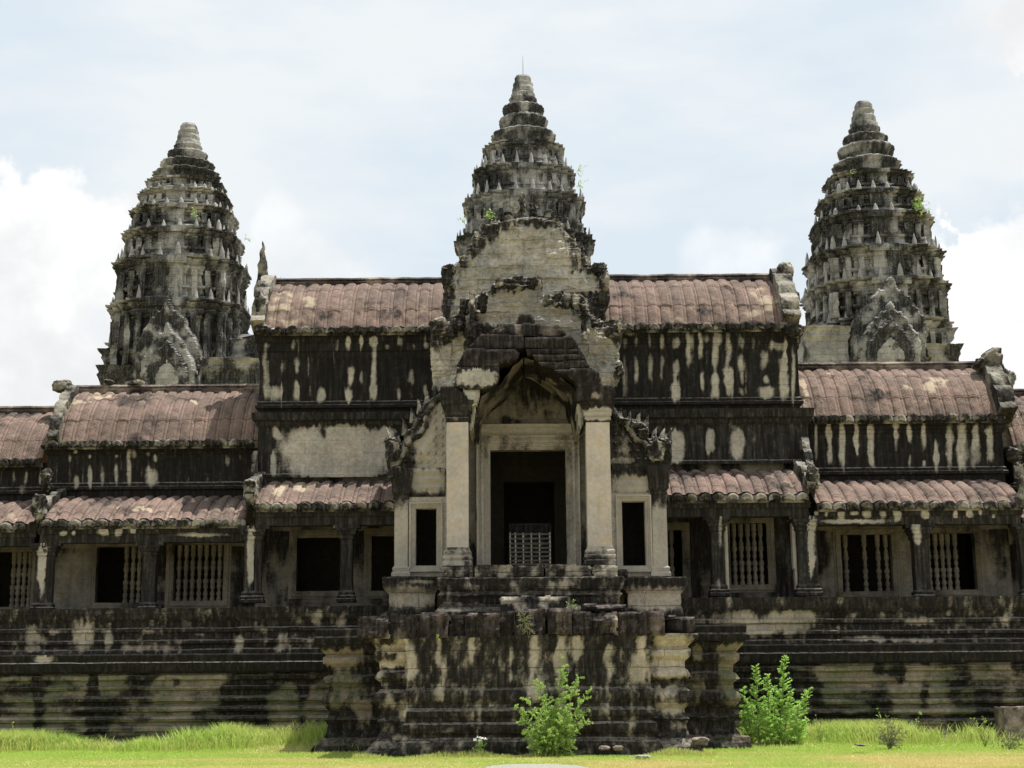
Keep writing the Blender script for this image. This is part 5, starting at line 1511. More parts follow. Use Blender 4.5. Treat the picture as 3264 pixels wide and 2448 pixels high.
def tower(label, pcx, Y, tiers, lotus, cap, zbase_py, seed, stain0=.50):
    """tiers: (pixel row of cornice, half width in px), top to bottom; lotus: rounded upper rings"""
    k = F / Y
    cx = X(pcx, 700, Y)
    t = thing('temple_tower', label, 'tower', (cx, Y, 0), 'lotus-bud towers behind the galleries')
    rr = random.Random(seed)
    zz = lambda py, h: Z(pcx, py, Y - h)
    lots = [(zz(py, hw / k), hw / k) for py, hw in lotus]
    ts = [(zz(py, hw / k * .93), hw / k) for py, hw in tiers]
    zb = Z(pcx, zbase_py, Y)
    sfun = lambda V: streaky(V, stain0, .75, 1.1, .5, seed) + .12 * (fbm(V[:, 0] * 3, V[:, 1] * 3, V[:, 2] * 3, 3) - .5)
    # cap
    mb = MB()
    zc0, r0 = lots[0]
    ztop_ = zz(cap[0], 0)
    hc = ztop_ - zc0
    r1, r2 = cap[1] / k, cap[2] / k
    lathe(mb, (cx, Y, zc0), [(r2 * 1.1, -.1), (r2 * 1.08, hc * .18), (r2 * .96, hc * .22), (r2 * .97, hc * .42), (r1 * 1.2, hc * .5), (r1 * 1.22, hc * .66), (r1 * 1.02, hc * .7), (r1 * 1.0, hc * .88), (r1 * .85, hc * .98), (r1 * .5, hc), (0.01, hc * 1.01)], 40, res=.12)
    mb.build('tower_cap', M_TOWER, t, rgh=.10, rsc=1.6, stf=lambda V: sfun(V) - .1)
    # lotus rings
    for i, (z, r) in enumerate(lots):
        zn = lots[i + 1][0] if i + 1 < len(lots) else ts[0][0] + .4
        rin = lots[i - 1][1] * .98 if i else cap[2] / k
        h = z - zn
        mb = MB()
        lathe(mb, (cx, Y, z), [(r * .84, -h - .15), (r * .86, -h * .7), (r * .96, -h * .35), (r * 1.0, -h * .1), (r * .95, .02), (rin * .9, h * .18)], 96, lobes=20, lobe=.085, res=.10)
        mb.build('lotus_ring', M_TOWER, t, rgh=.11, rsc=1.8, stf=sfun)
    # square redented tiers
    for i, (z, h) in enumerate(ts):
        zn = ts[i + 1][0] if i + 1 < len(ts) else zb
        hh = z - zn
        nxt = ts[i + 1][1] if i + 1 < len(ts) else h * .97
        body = h * .945
        mb = MB()
        P = [(cx + x, Y + y) for x, y in plan(body)]
        c = min(hh * .42, 1.25)
        ob = max(0, (nxt - h) * .8)
        zt0, zm_ = z - c, (zn + z - c) / 2
        prof = [(ob + .16, zn - .15), (ob + .18, zn + .1), (ob * .9 - .05, zn + .2), (ob * .7 - .12, zn + (zm_ - zn) * .8), (ob * .55 + .10, zm_ - .06), (ob * .5 + .12, zm_ + .06), (ob * .45 - .12, zm_ + .14), (ob * .15 - .12, zt0), (.05, z - c * .95), (-.05, z - c * .82), (.09, z - c * .7), (.14, z - c * .58), (.02, z - c * .5), (.16, z - c * .4), (.28, z - c * .22), (.14, z - c * .14), (h * .06 + .12, z - c * .1), (h * .06 + .15, z), (-h * .2, z + .05)]
        pres = .09
        sweep(mb, P, prof, closed=True, res=.14, pres=pres)
        # small niches and engaged posts on the wall between cornices
        for side in range(3):
            for j, f in enumerate((-.80, -.62, -.42, .42, .62, .80)):
                d = .84 if abs(f) > .7 else (.90 if abs(f) > .55 else .97)
                d *= body
                dx = f * body
                if side == 0:
                    q = (cx + dx, Y - d)
                elif side == 1:
                    q = (cx + d, Y + dx)
                else:
                    q = (cx - d, Y + dx)
                s = .17
                box(mb, q[0] - s, q[0] + s, q[1] - s, q[1] + s, zn + .1, z - c * .75, .2, back=True)
        # projecting central bay
        box(mb, cx - body * .24, cx + body * .24, Y - body - .22, Y - body + .3, zn, z - c * .35, .14)
        box(mb, cx - body * .30, cx + body * .30, Y - body - .42, Y - body + .3, z - c * .45, z - c * .05, .14)
        mb.build('tier', M_TOWER, t, rgh=.13, rsc=1.5, stf=sfun)
        if i == len(ts) - 1 and False:
            continue
        # antefixes standing on the ledge below this tier wall
        base_h = nxt if i + 1 < len(ts) else h
        if i + 1 < len(ts):
            e = base_h * .96
            ah = min(hh * .46, 1.25)
            for f, d, kd in ((-.14, 1.0, 1), (.14, 1.0, 0), (-.42, .95, 1), (.42, .95, 1), (-.62, .84, 1), (.62, .84, 1), (-.77, .73, 0), (.77, .73, 0)):
                for side in range(3):
                    if abs(f) > .7 and side > 0 and f < 0:
                        continue
                    q = {0: (cx + f * e, Y - d * e, 0), 1: (cx + d * e, Y + f * e, math.pi / 2), 2: (cx - d * e, Y + f * e, math.pi / 2)}[side]
                    if rr.random() < .16:
                        continue
                    s = rr.uniform(.65, 1.1)
                    ww = .5 * rr.uniform(.8, 1.1)
                    ante_obj(t, (q[0] + (q[0] - cx) * .03, q[1] + (q[1] - Y) * .03, zn - .04), ww * .8, ah * s * .95, .3, kd, q[2])
    return t, ts, k, cx


TW_L, tsL, kL, cxL = tower('left tower, broad grey lotus bud with carved false gable, beside a big cumulus cloud', 590, 96.0,
                      [(562, 120), (600, 141), (652, 163), (724, 184), (816, 206), (952, 216)],
                      [(453, 44), (470, 62), (497, 85), (526, 106)], (397, 28, 38), 1260, 1)
TW_C, tsC, kC, cxC = tower('central tower, highest and farthest, with a thin lightning rod on its blunt tip', 1671, 118.0,
                      [(447, 130), (522, 166), (608, 197), (728, 224)],
                      [(300, 44), (322, 66), (358, 78), (398, 102)], (244, 28, 38), 1100, 2)
TW_R, tsR, kR, cxR = tower('right tower, dark streaked lotus bud with a leafy sprig on its right side', 2772, 96.0,
                      [(540, 134), (604, 162), (674, 187), (783, 211), (886, 222), (1010, 219)],
                      [(395, 48), (418, 70), (447, 88), (492, 108)], (328, 30, 42), 1260, 3)
# gables on the tower fronts and roofs at their feet
for (t, cx, pc, yy, poly, lab, sd) in (
        (TW_L, cxL, 532, 90.5, [(470, 1240), (462, 1160), (436, 1085), (430, 1065), (470, 1062), (480, 1030), (500, 1000), (520, 985), (533, 950), (545, 985), (570, 1000), (590, 1030), (610, 1060), (648, 1065), (645, 1110), (615, 1160), (612, 1240)], '', 1),
        (TW_R, cxR, 2840, 90.5, [(2755, 1160), (2755, 1080), (2722, 1050), (2730, 1025), (2770, 1010), (2790, 970), (2820, 950), (2835, 900), (2850, 950), (2880, 990), (2905, 1010), (2938, 1030), (2936, 1070), (2922, 1090), (2925, 1160)], '', 2)):
    b_, w_, h_ = (1240, 178, 236) if sd == 1 else (1160, 205, 222)
    f = lambda a, b: .07 * (fbm(a * 3, b * 3, sd, 5, .65) - .5) * 2

    def arch(sc, lift, scal, n=60):
        out = []
        for q_ in range(n + 1):
            u_ = q_ / n * 2 - 1
            a_ = abs(u_)
            yv = (1 - a_ ** 2.3) * .74 + .20 * max(0, 1 - a_ * 5) ** 1.2 + (.10 * math.sin((a_ - .78) / .22 * math.pi) if a_ > .78 else 0)
            yv += scal * abs(math.sin(u_ * 15))
            out.append((pc + u_ * w_ / 2 * sc, b_ - lift - h_ * sc * (.22 + .78 * yv)))
        return [(pc - w_ / 2 * sc * .92, b_)] + out + [(pc + w_ / 2 * sc * .92, b_)]
    for q_, (sc, lift, yo, sl) in enumerate(((1.18, 34, 1.4, .05), (.98, 0, .7, .04), (.76, 0, .35, .0))):
        mb = MB()
        slab(mb, arch(sc, lift, sl), yy + yo - .9, 1.6, .07, f, wob=.10, eg=2.5)
        mb.build('false_gable', M_TOWER, t, rgh=.05, rsc=3, stf=lambda V: streaky(V, (.56, .36, .68)[q_], .7, 1.6, 1.6, sd + 4 + q_))  # innermost arch darkest: recess shade painted through its stain
    mb = MB()
    slab(mb, [(p_[0], p_[1]) for p_ in [(pc + (x_ - pc) * .62, b_ - (b_ - y_) * .62) for x_, y_ in arch(.76, 0, 0)]], yy - .62, .5, .07, lambda a, b: .03 * np.sin(a * 12) * np.sin(b * 12), wob=.06, eg=2)
    mb.build('tympanum_relief', M_TOWER, t, rgh=.06, rsc=4, stf=lambda V: streaky(V, .25, .9, 2, 2, sd + 9))
    zb = Z(pc, 1262, 92)
    if sd == 1:
        for (a, b, tt, y0, y1) in ((322, 520, 1165, 92, 100), (330, 420, 1110, 93, 99), (620, 820, 1145, 92, 100), (700, 815, 1085, 93.5, 98)):
            mb = MB()
            sweep(mb, [(X(a, tt, y0), y1), (X(a, tt, y0), y0), (X(b, tt, y0), y0), (X(b, tt, y0), y1)], [(0, zb - 2), (0, Z(pc, tt + 45, y0)), (.15, Z(pc, tt + 30, y0)), (.1, Z(pc, tt + 20, y0)), (.35, Z(pc, tt, y0)), (-.8, Z(pc, tt, y0) + .15), (-1.4, Z(pc, tt - 30, y0)), (-2.6, Z(pc, tt - 48, y0))], res=.14)
            mb.build('lower_roof', M_TOWER, t, rgh=.18, rsc=1.6, stf=lambda V: streaky(V, .66, .9, .8, .4, sd))
    else:
        for (a, b, tt, y0, y1) in ((2560, 2700, 1040, 92, 100), (2960, 3052, 1100, 92, 100), (2955, 3030, 1050, 93, 99)):
            mb = MB()
            sweep(mb, [(X(a, tt, y0), y1), (X(a, tt, y0), y0), (X(b, tt, y0), y0), (X(b, tt, y0), y1)], [(0, zb - 2), (0, Z(pc, tt + 45, y0)), (.15, Z(pc, tt + 30, y0)), (.1, Z(pc, tt + 20, y0)), (.35, Z(pc, tt, y0)), (-.5, Z(pc, tt, y0) + .15), (-1.0, Z(pc, tt - 20, y0))], res=.14)
            mb.build('lower_roof', M_TOWER, t, rgh=.14, rsc=1.6, stf=lambda V: streaky(V, .4, .9, .8, .4, sd))
# terrace block joining the towers, hidden mostly behind the galleries
mb = MB()
zt_ = Z(1650, 1300, 92)
box(mb, cxL - 8, cxR + 8, 93, 125, -.2, zt_, 1.0, back=True)
ut = mb.build('upper_terrace', M_TOWER, None, rgh=.1)
tag(ut, 'high inner terrace behind the galleries that carries the three towers', 'terrace')
mb = MB()
zt_ = Z(1671, 243, 118)
lathe(mb, (X(1667, 240, 118), 118, zt_ - .3), [(.035, 0), (.03, 1.0), (.012, 2.2)], 6)
mb.build('lightning_rod', M_METAL, TW_C)


# ------------------------------------------------------------------ vegetation
def leaf_cloud(name, parent, P, D, L, Wd, mat, tint, seed=1):
    """one small pointed leaf per point: P base, D direction, L length"""
    n = len(P)
    r = np.random.default_rng(seed)
    side = np.cross(D, r.normal(size=(n, 3)))
    side /= np.linalg.norm(side, axis=1)[:, None] + 1e-9
    nrm = np.cross(D, side)
    a = P
    m1 = P + D * (L * .5)[:, None] + side * (Wd / 2)[:, None] + nrm * (L * .08)[:, None]
    m2 = P + D * (L * .5)[:, None] - side * (Wd / 2)[:, None] + nrm * (L * .08)[:, None]
    tip = P + D * L[:, None]
    V = np.stack([a, m1, tip, m2], 1).reshape(-1, 3)
    Q = np.arange(4 * n).reshape(n, 4)
    return mk(name, V, Q, mat, parent, tint=np.repeat(tint, 4))


def tubes(segs, mat, name, parent):
    mb = MB()
    th = np.linspace(0, 2 * np.pi, 5, endpoint=False)
    for pts, r0, r1 in segs:
        pts = np.array(pts)
        n = len(pts)
        tg = np.gradient(pts, axis=0)
        tg /= np.linalg.norm(tg, axis=1)[:, None] + 1e-9
        s = np.cross(tg, np.array([.3, .9, .2]))
        s /= np.linalg.norm(s, axis=1)[:, None] + 1e-9
        u = np.cross(tg, s)
        rad = np.linspace(r0, r1, n)
        V = pts[None] + (s[None] * np.cos(th)[:, None, None] + u[None] * np.sin(th)[:, None, None]) * rad[None, :, None]
        mb.add(V.reshape(-1, 3), gridq(5, n, True))
    return mb.build(name, mat, parent)


def shrub(name, label, cat, px, py_base, Y, stems, leafL, mat, seed, dens=60, twigs=10, twigL=.35, group=None, zb=None, nleaf=None, droop=.1, wid=.45):
    """stems: (tip px, tip py, depth offset)"""
    r = np.random.default_rng(seed)
    b = np.array([X(px, py_base, Y), Y, Z(px, py_base, Y) if zb is None else zb])
    t = thing(name, label, cat, tuple(b), group)
    segs, P, D = [], [], []
    for (tx, ty, dy) in stems:
        tip = np.array([X(tx, ty, Y + dy), Y + dy, Z(tx, ty, Y + dy)])
        n = 12
        s = np.linspace(0, 1, n)[:, None]
        side = (tip - b) * np.array([1, 1, 0])
        pts = b + (tip - b) * s + side * (s ** 1.6 - s) * .35 + r.normal(size=(n, 3)) * .012
        L = np.linalg.norm(tip - b)
        segs.append((pts, .008 + .005 * L, .003))
        for k in range(int(twigs * L)):
            f = r.uniform(.12, 1)
            o = b + (tip - b) * f + side * (f ** 1.6 - f) * .35
            ax = (tip - b) / L
            dr = r.normal(size=3)
            dr -= ax * (dr @ ax)
            dr /= np.linalg.norm(dr)
            dr = dr * .85 + ax * .55
            tl = twigL * (1.15 - f * .85) * r.uniform(.7, 1.2)
            e = o + dr * tl - np.array([0, 0, droop * tl])
            segs.append((np.linspace(o, e, 4), .005, .002))
            m = int(dens * tl)
            g = r.uniform(0, 1, m)[:, None]
            P.append(o + (e - o) * g)
            ld = r.normal(size=(m, 3)) * .8 + dr
            ld[:, 2] += .1
            D.append(ld / np.linalg.norm(ld, axis=1)[:, None])
    tubes(segs, M_STEM, 'stem', t)
    P, D = np.concatenate(P), np.concatenate(D)
    n = len(P)
    L = leafL * r.uniform(.6, 1.3, n)
    leaf_cloud('foliage', t, P, D, L, L * wid, mat, r.uniform(0, 1, n) ** 1.2, seed)
    return t


shrub('young_shrub', 'open light green young shrub growing in front of the platform wall', 'shrub', 1756, 2400, 36.2,
      [(1800, 2088, .05), (1712, 2155, .2), (1850, 2155, -.1), (1885, 2195, .1), (1640, 2255, 0), (1675, 2225, -.3), (1740, 2190, .3), (1815, 2190, .3), (1880, 2295, -.2), (1650, 2290, .3), (1670, 2330, -.2), (1870, 2260, .4), (1700, 2300, .5), (1820, 2240, -.5),
       (1840, 2330, .3), (1720, 2260, -.4), (1770, 2230, -.1), (1800, 2290, .5), (1745, 2320, -.4), (1690, 2370, -.3), (1830, 2370, -.2)], .046, M_LEAF, 3, dens=230, twigs=21, twigL=.36, zb=0.0)


def plume_bush(name, label, Y, stems, seed):
    """bush of upright feathery plumes with layered fronds"""
    r = np.random.default_rng(seed)
    b0 = np.array([X(2470, 2340, Y), Y, 0.0])
    t = thing(name, label, 'bush', tuple(b0))
    segs, P, D, LL = [], [], [], []
    for (bx, tx, ty, dy, wd) in stems:
        b = np.array([X(bx, 2345, Y), Y + dy * .4, 0.0])
        tip = np.array([X(tx, ty, Y + dy), Y + dy, Z(tx, ty, Y + dy)])
        segs.append((np.linspace(b, tip, 8), .03, .006))
        L = np.linalg.norm(tip - b)
        ax = (tip - b) / L
        nf = int(34 * L)
        for k in range(nf):
            f = .06 + .94 * (k + r.uniform(0, 1)) / nf
            o = b + (tip - b) * f
            fl = wd * (1.06 - f) ** .75 * r.uniform(.75, 1.1) + .04
            an = r.uniform(0, 2 * np.pi)
            dr = np.array([math.cos(an), math.sin(an), .55 + .25 * f])
            dr /= np.linalg.norm(dr)
            m = 5
            s = np.linspace(0, 1, m)[:, None]
            pts = o + dr * fl * s + np.array([0, 0, -.18 * fl]) * s ** 2
            segs.append((pts, .005, .002))
            ml = int(fl * 130) + 4
            g = r.uniform(0.08, 1, ml)[:, None]
            pp = o + dr * fl * g + np.array([0, 0, -.18 * fl]) * g ** 2
            sd = np.cross(dr, [0, 0, 1.0])
            sd /= np.linalg.norm(sd)
            ld = sd * r.choice([-1, 1], ml)[:, None] + dr * .7 + r.normal(size=(ml, 3)) * .3
            P.append(pp)
            D.append(ld / np.linalg.norm(ld, axis=1)[:, None])
    tubes(segs, M_STEM, 'stem', t)
    P, D = np.concatenate(P), np.concatenate(D)
    n = len(P)
    L = .055 * r.uniform(.6, 1.3, n)
    leaf_cloud('foliage', t, P, D, L, L * .38, M_LEAF2, r.uniform(0, 1, n) ** 1.1, seed)


plume_bush('feathery_bush', 'bright green feathery bush with pointed plumes growing right of the platform', 40.6,
           [(2480, 2502, 2093, 0, .46), (2420, 2408, 2122, .1, .42), (2455, 2445, 2150, -.2, .34), (2510, 2580, 2195, .2, .42), (2400, 2368, 2190, 0, .35), (2470, 2470, 2190, .4, .45), (2530, 2545, 2240, -.2, .4), (2420, 2390, 2240, -.3, .35), (2490, 2520, 2200, -.3, .35),
            (2400, 2362, 2270, .2, .3), (2450, 2440, 2260, -.4, .4), (2520, 2575, 2290, .3, .3)], 11)

# dry and small plants
shrub('dry_plant', 'small dry whitish plant rooted in the top course of the front platform', 'plant', 1672, 1985, 36.75, [(1650, 1955, -.1), (1665, 1945, 0), (1690, 1960, -.1), (1700, 1990, -.15), (1650, 2000, -.1), (1685, 2030, -.15), (1660, 1975, -.1), (1700, 2020, -.1)], .032, M_LEAFG, 5, dens=130, twigs=30, twigL=.16)
shrub('small_weed', 'green weed between the porch steps and the platform top', 'plant', 1822, 1945, 38.4, [(1808, 1918, 0), (1830, 1908, 0), (1842, 1930, 0), (1800, 1935, 0)], .04, M_LEAF, 6, dens=90, twigs=20, twigL=.12)
shrub('grey_shrub', 'low silvery grey shrub standing in the grass right of the feathery bush', 'shrub', 2835, 2375, 38.5, [(2800, 2300, 0), (2825, 2284, .1), (2850, 2290, 0), (2875, 2310, -.1), (2810, 2330, -.1), (2870, 2345, .1), (2890, 2330, .1), (2790, 2330, .1), (2840, 2310, -.2)], .04, M_LEAFG, 7, dens=120, twigs=22, twigL=.22, zb=0.0)
shrub('weed_clump', 'pale weed clump with whitish heads beside the stone block at the right edge', 'plant', 3215, 2405, 38.0, [(3180, 2340, 0), (3210, 2330, .1), (3240, 2340, 0), (3262, 2320, 0), (3160, 2370, .1), (3235, 2370, -.2), (3270, 2370, 0)], .04, M_LEAFG, 8, dens=100, twigs=20, twigL=.25, zb=0.0)
shrub('weed_clump', 'yellowish green leggy weeds left of the stone block at the right edge', 'plant', 3140, 2370, 39.2, [(3100, 2290, 0), (3135, 2285, .1), (3160, 2300, 0), (3120, 2320, 0), (3160, 2330, .1)], .045, M_LEAF, 9, dens=60, twigs=12, twigL=.2, zb=0.0)
shrub('leafy_weed', 'dark green leafy weed rising above the grass mound left of the platform', 'plant', 985, 2330, 41.6, [(965, 2285, 0), (985, 2268, 0), (1000, 2290, 0), (975, 2300, .1), (1005, 2310, 0)], .07, M_LEAF, 10, dens=40, twigs=9, twigL=.18, zb=.1)
shrub('leafy_weed', 'single leafy stalk in front of the terrace near the left edge', 'plant', 46, 2390, 41.2, [(38, 2298, 0), (44, 2330, 0), (52, 2350, .05)], .06, M_LEAF, 12, dens=50, twigs=9, twigL=.1, zb=0)
shrub('leafy_weed', 'slender green weed just left of the grey shrub, against the terrace base', 'plant', 2812, 2320, 41.5, [(2796, 2255, 0), (2806, 2275, 0)], .07, M_LEAF2, 13, dens=60, twigs=10, twigL=.1, zb=0)
shrub('leafy_weed', 'slender green weed right of the grey shrub, leaning against the terrace base', 'plant', 2910, 2330, 41.5, [(2932, 2268, 0), (2920, 2290, 0)], .07, M_LEAF2, 14, dens=60, twigs=10, twigL=.1, zb=0)
shrub('leafy_weed', 'yellow green weed just right of the feathery bush', 'plant', 2612, 2350, 40.8, [(2600, 2280, 0), (2615, 2300, 0), (2625, 2320, 0)], .06, M_LEAF, 15, dens=60, twigs=10, twigL=.14, zb=0)
shrub('small_weed', 'tiny green sprout on the left part of the platform wall', 'plant', 1394, 2040, 36.75, [(1390, 2022, -.05), (1400, 2024, -.05)], .05, M_LEAF, 16, dens=90, twigs=30, twigL=.06)
# sprigs on the towers
for (px, py, yy, tips, lab) in (
        (2905, 640, 92.5, [(2935, 630), (2960, 640), (2970, 675), (2945, 690), (2925, 660), (2950, 655), (2930, 690)], 'leafy sprig growing from the right side of the right tower'),
        (1838, 545, 114, [(1870, 530), (1860, 545), (1850, 560)], 'upper sprig on the right side of the central tower'),
        (1838, 595, 114, [(1872, 575), (1858, 590), (1850, 600)], 'lower sprig on the right side of the central tower'),
        (1555, 700, 112, [(1548, 670), (1560, 665), (1572, 680), (1545, 690), (1565, 695)], 'green tuft on the left front ledge of the central tower'),
        (620, 700, 90, [(612, 670), (622, 665), (626, 690)], 'small fern on the middle ledge of the left tower'),
        (1482, 715, 113, [(1470, 695), (1462, 690), (1478, 700)], 'sparse twig on the left side of the central tower'),
        (780, 765, 93, [(786, 748), (790, 760)], 'tiny sprig on the right side of the left tower'),
        (2714, 562, 90, [(2708, 562), (2718, 555)], 'tiny weed on an upper ledge of the right tower'),
        (890, 893, 48.5, [(884, 884), (896, 882)], 'tiny weed on the left end of the tall left roof ridge')):
    big = yy > 60
    shrub('wall_sprig', lab, 'plant', px, py, yy, [(a, b, 0) for a, b in tips], .13 if big else .04, M_LEAF, int(px), dens=26 if big else 60, twigs=6 if big else 20, twigL=.5 if big else .08)

# white flowers by the platform foot
r = np.random.default_rng(4)
fx, fy = X(1531, 2380, 36.5), 36.5
ft = thing('white_flower', 'small plant with white blooms at the foot of the platform, left of the young shrub', 'flower', (fx, fy, 0))
segs, heads = [], []
for dx, h in ((-.12, .40), (-.04, .46), (.05, .44), (.13, .42), (.0, .38)):
    segs.append((np.linspace((fx + dx * .3, fy, 0), (fx + dx, fy - .02, h), 5), .006, .004))
    heads.append((fx + dx, fy - .02, h))
tubes(segs, M_LEAF, 'stem', ft)
P = np.repeat(np.array(heads), 9, 0)
D = r.normal(size=(len(P), 3))
D[:, 2] = np.abs(D[:, 2]) * .4
D /= np.linalg.norm(D, axis=1)[:, None]
leaf_cloud('bloom', ft, P, D, np.full(len(P), .07), np.full(len(P), .04), M_FLOWER, np.ones(len(P)))
P = np.stack([fx + r.normal(0, .05, 60), fy + r.normal(0, .04, 60), r.uniform(.02, .36, 60)], 1)
D = r.normal(size=(60, 3))
D /= np.linalg.norm(D, axis=1)[:, None]
leaf_cloud('foliage', ft, P, D, np.full(60, .10), np.full(60, .03), M_LEAF, r.uniform(0, .6, 60))


# ------------------------------------------------------------------ ground, path, grass, stones
def gz(x, y):
    m = .38 * np.exp(-(((x + 5.6) / 1.5) ** 2 + ((y - 41.6) / 1.3) ** 2)) + .12 * np.exp(-(((x + 8.3) / 1.2) ** 2 + ((y - 42) / 1.2) ** 2))
    m = m + .14 * np.exp(-(((x - 6.6) / 2.5) ** 2 + ((y - 41.5) / 1.5) ** 2)) + .10 * np.exp(-(((x - 12) / 3) ** 2 + ((y - 41.5) / 1.5) ** 2))
    return m + .05 * (fbm(x * .4, y * .4, 1, 3) - .5)


xs = np.concatenate([np.linspace(-900, -30, 20), np.linspace(-29, 29, 200), np.linspace(30, 900, 20)])
ys = np.concatenate([np.linspace(-300, 20, 12), np.linspace(21, 46, 90), np.linspace(47, 2000, 20)])
GX, GY = np.meshgrid(xs, ys, indexing='ij')
GZ = np.where((np.abs(GX) < 30) & (GY > 20) & (GY < 47), gz(GX, GY), 0)
g = mk('ground', np.stack([GX, GY, GZ], 2).reshape(-1, 3), gridq(*GX.shape), M_GROUND, smooth=True)
tag(g, kind='structure')
# gravel path
mb = MB()
o = [(-.55, 20), (1.75, 20), (1.55, 29), (1.5, 31.6), (1.3, 32.6), (.6, 33.1), (-.2, 33.1), (-.5, 32.8), (-.65, 31.6), (-1.1, 31.25), (-1.9, 31.0), (-2.6, 30.6), (-3.8, 30.6), (-5.4, 30.5), (-5.4, 30.35), (-2.4, 30.3), (-.75, 30.6), (-.6, 28)]
gx = np.arange(-5.6, 2, .05)
gy = np.arange(20, 33.5, .05)
CX, CY = np.meshgrid(gx, gy, indexing='ij')
wob = (fbm(CX * 2, CY * 2, 3, 4) - .5) * .35
ins = inpoly(CX[:-1, :-1] + wob[:-1, :-1], CY[:-1, :-1] + wob[:-1, :-1], o)
vid = np.arange(CX.size).reshape(CX.shape)
i, j = np.nonzero(ins)
Q = np.stack([vid[i, j], vid[i + 1, j], vid[i + 1, j + 1], vid[i, j + 1]], 1)
used, inv = np.unique(Q, return_inverse=True)
V = np.stack([CX, CY, gz(CX, CY) + .012 + .012 * (fbm(CX * 9, CY * 9, 1, 3) - .5)], 2).reshape(-1, 3)
g = mk('path', V[used], inv.reshape(Q.shape), M_GRAVEL, smooth=False)
tag(g, kind='structure')


def in_path(x, y):
    return inpoly(x, y, o)


def blades(x, y, h, w, lean, tint, rs):
    n = len(x)
    z = gz(x, y)
    an = rs.uniform(0, 2 * np.pi, n)
    dx, dy = np.cos(an) * w / 2, np.sin(an) * w / 2
    la = rs.uniform(0, 2 * np.pi, n)
    lx, ly = np.cos(la) * lean * h, np.sin(la) * lean * h
    b1 = np.stack([x - dx, y - dy, z - .01], 1)
    b2 = np.stack([x + dx, y + dy, z - .01], 1)
    m1 = np.stack([x - dx * .8 + lx * .35, y - dy * .8 + ly * .35, z + h * .55], 1)
    m2 = np.stack([x + dx * .8 + lx * .35, y + dy * .8 + ly * .35, z + h * .55], 1)
    tp = np.stack([x + lx, y + ly, z + h * (1 - lean * .3)], 1)
    V = np.stack([b1, b2, m2, m1, tp], 1).reshape(-1, 3)
    k = np.arange(n)[:, None] * 5
    return V, k + np.array([0, 1, 2, 3]), k + np.array([3, 2, 4]), np.repeat(tint, 5)


rs = np.random.default_rng(21)
# short mown lawn
n = 230000
y = rs.uniform(28.5, 42.5, n)
x = rs.uniform(-1, 1, n) * (y * .37 + .6)
keep = ~in_path(x, y) & ~((y > 36.8) & (x > xl - .1) & (x < xr + .2))
x, y = x[keep], y[keep]
n = len(x)
patch = fbm(x * .35, y * .8, 2, 4)
ti = np.clip(.27 + (patch - .42) * 2.4 - np.clip((y - 35.5) / 5, 0, 1) * .6 + rs.normal(0, .18, n), 0, 1)
h = rs.uniform(.02, .055, n) * (1 + .8 * np.clip((y - 36) / 4, 0, 1))
A = blades(x, y, h, np.full(n, .014), .5, ti, rs)
# tall rank grass along the foot of the walls
n = 60000
x2 = rs.uniform(-16.5, 16.5, n)
y2 = 42.7 - np.abs(rs.normal(0, 1.0, n))
dens = fbm(x2 * .5, y2 * .5, 7, 3) + .22 * np.exp(-((x2 + 5.6) / 1.6) ** 2) + .1 * (x2 > 5.5)
keep = (dens > .36 + rs.uniform(0, .22, n)) & ~((x2 > xl - .5) & (x2 < xr + .3) & (y2 > 36.9))
x2, y2, dens = x2[keep], y2[keep], dens[keep]
n = len(x2)
h2 = 1.25 * (.12 + .42 * np.clip(dens - .40, 0, .4) / .4 + .22 * (fbm(x2 * 1.7, y2 * 1.7, 3, 2) - .4)) * rs.uniform(.35, 1.5, n) * np.clip((y2 - 38.2) / 3, .25, 1)
h2 = np.clip(h2, .05, .75)
ti2 = np.clip(.10 + np.abs(rs.normal(0, .18, n)) + .6 * (fbm(x2 * .8, y2 * .8, 4, 3) - .5), 0, 1)
B = blades(x2, y2, h2, np.full(n, .022), .45, ti2, rs)
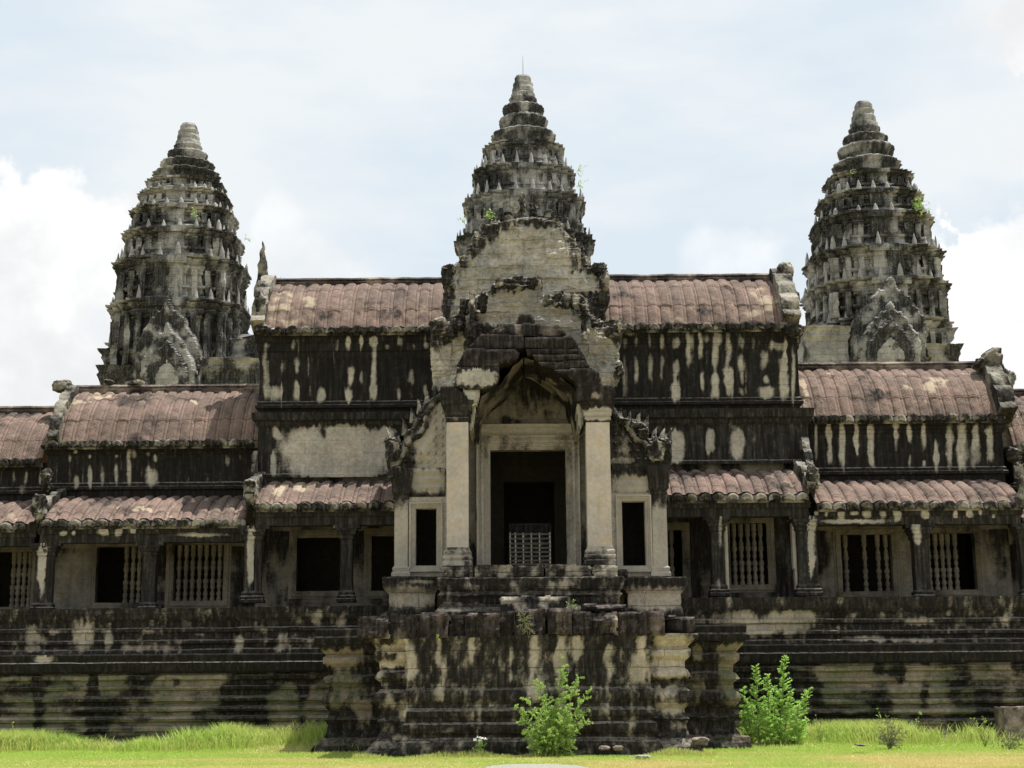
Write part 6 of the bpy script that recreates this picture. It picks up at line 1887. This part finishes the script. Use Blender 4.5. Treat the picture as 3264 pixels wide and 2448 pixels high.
# fringe at the foot of the front platform
n = 9000
x3 = rs.uniform(xl - .6, xr + .6, n)
y3 = 36.72 - np.abs(rs.normal(0, .3, n)) - .15 * fbm(x3 * 1.5, 3, 3, 2)
h3 = rs.uniform(.04, .2, n) * (.35 + 2.2 * np.clip(fbm(x3 * 1.3, y3 * 2, 2, 3) - .35, 0, 1))
k3 = fbm(x3 * 1.1, 5, 1, 3) > rs.uniform(.3, .6, n)
x3, y3, h3 = x3[k3], y3[k3], h3[k3]
n = len(x3)
ti3 = np.clip(rs.normal(.45, .25, n), 0, 1)
C_ = blades(x3, y3, h3, np.full(n, .015), .35, ti3, rs)
off1, off2 = len(A[0]), len(A[0]) + len(B[0])
g = mk('grass', np.concatenate([A[0], B[0], C_[0]]), [np.concatenate([A[1], B[1] + off1, C_[1] + off2]), np.concatenate([A[2], B[2] + off1, C_[2] + off2])], M_GRASS, tint=np.concatenate([A[3], B[3], C_[3]]))
tag(g, 'bright green lawn turning yellowish near the path, taller along the foot of the walls', 'grass', kind='stuff')

# scattered stones
for i, (p, q, rx, ry, yy, lab) in enumerate((
        (1925, 2382, 20, 8, 36.0, 'jagged pale rock right of the young shrub, left of a pair'), (1968, 2384, 17, 10, 35.9, 'dark grey rock right of the young shrub, right of a pair'),
        (2050, 2410, 34, 4, 34.6, 'low pale rubble heap in the lawn right of the rocks'), (2230, 2362, 26, 14, 37.0, 'purple weathered stone at the right foot of the front platform'),
        (2375, 2354, 18, 9, 39.0, 'brown rubble stone in the grass between platform and feathery bush'), (3252, 2300, 66, 46, 41.0, 'squared brown stone block at the right edge of the picture, half hidden by weeds'),
        (2745, 2376, 18, 3, 36.8, 'flat brown chip lying in the lawn below the bush'))):
    mb = MB()
    if rx > 60:
        box(mb, X(p - rx + 18, q, yy), X(p + rx, q, yy), yy, yy + .9, 0, Z(p, q - ry, yy), .05, back=True)
    else:
        lump(mb, p, q, yy, rx, ry, min(rx, 40) / (F / yy), .5, 5.0, 40)
    so = mb.build('stone_block' if rx > 60 else 'rock', M_CAP if i != 2 else M_GRAVEL, None, rgh=.05, rsc=5, stf=lambda V: streaky(V, .25, .6, 3, 3, i))
    tag(so, lab, 'stone')
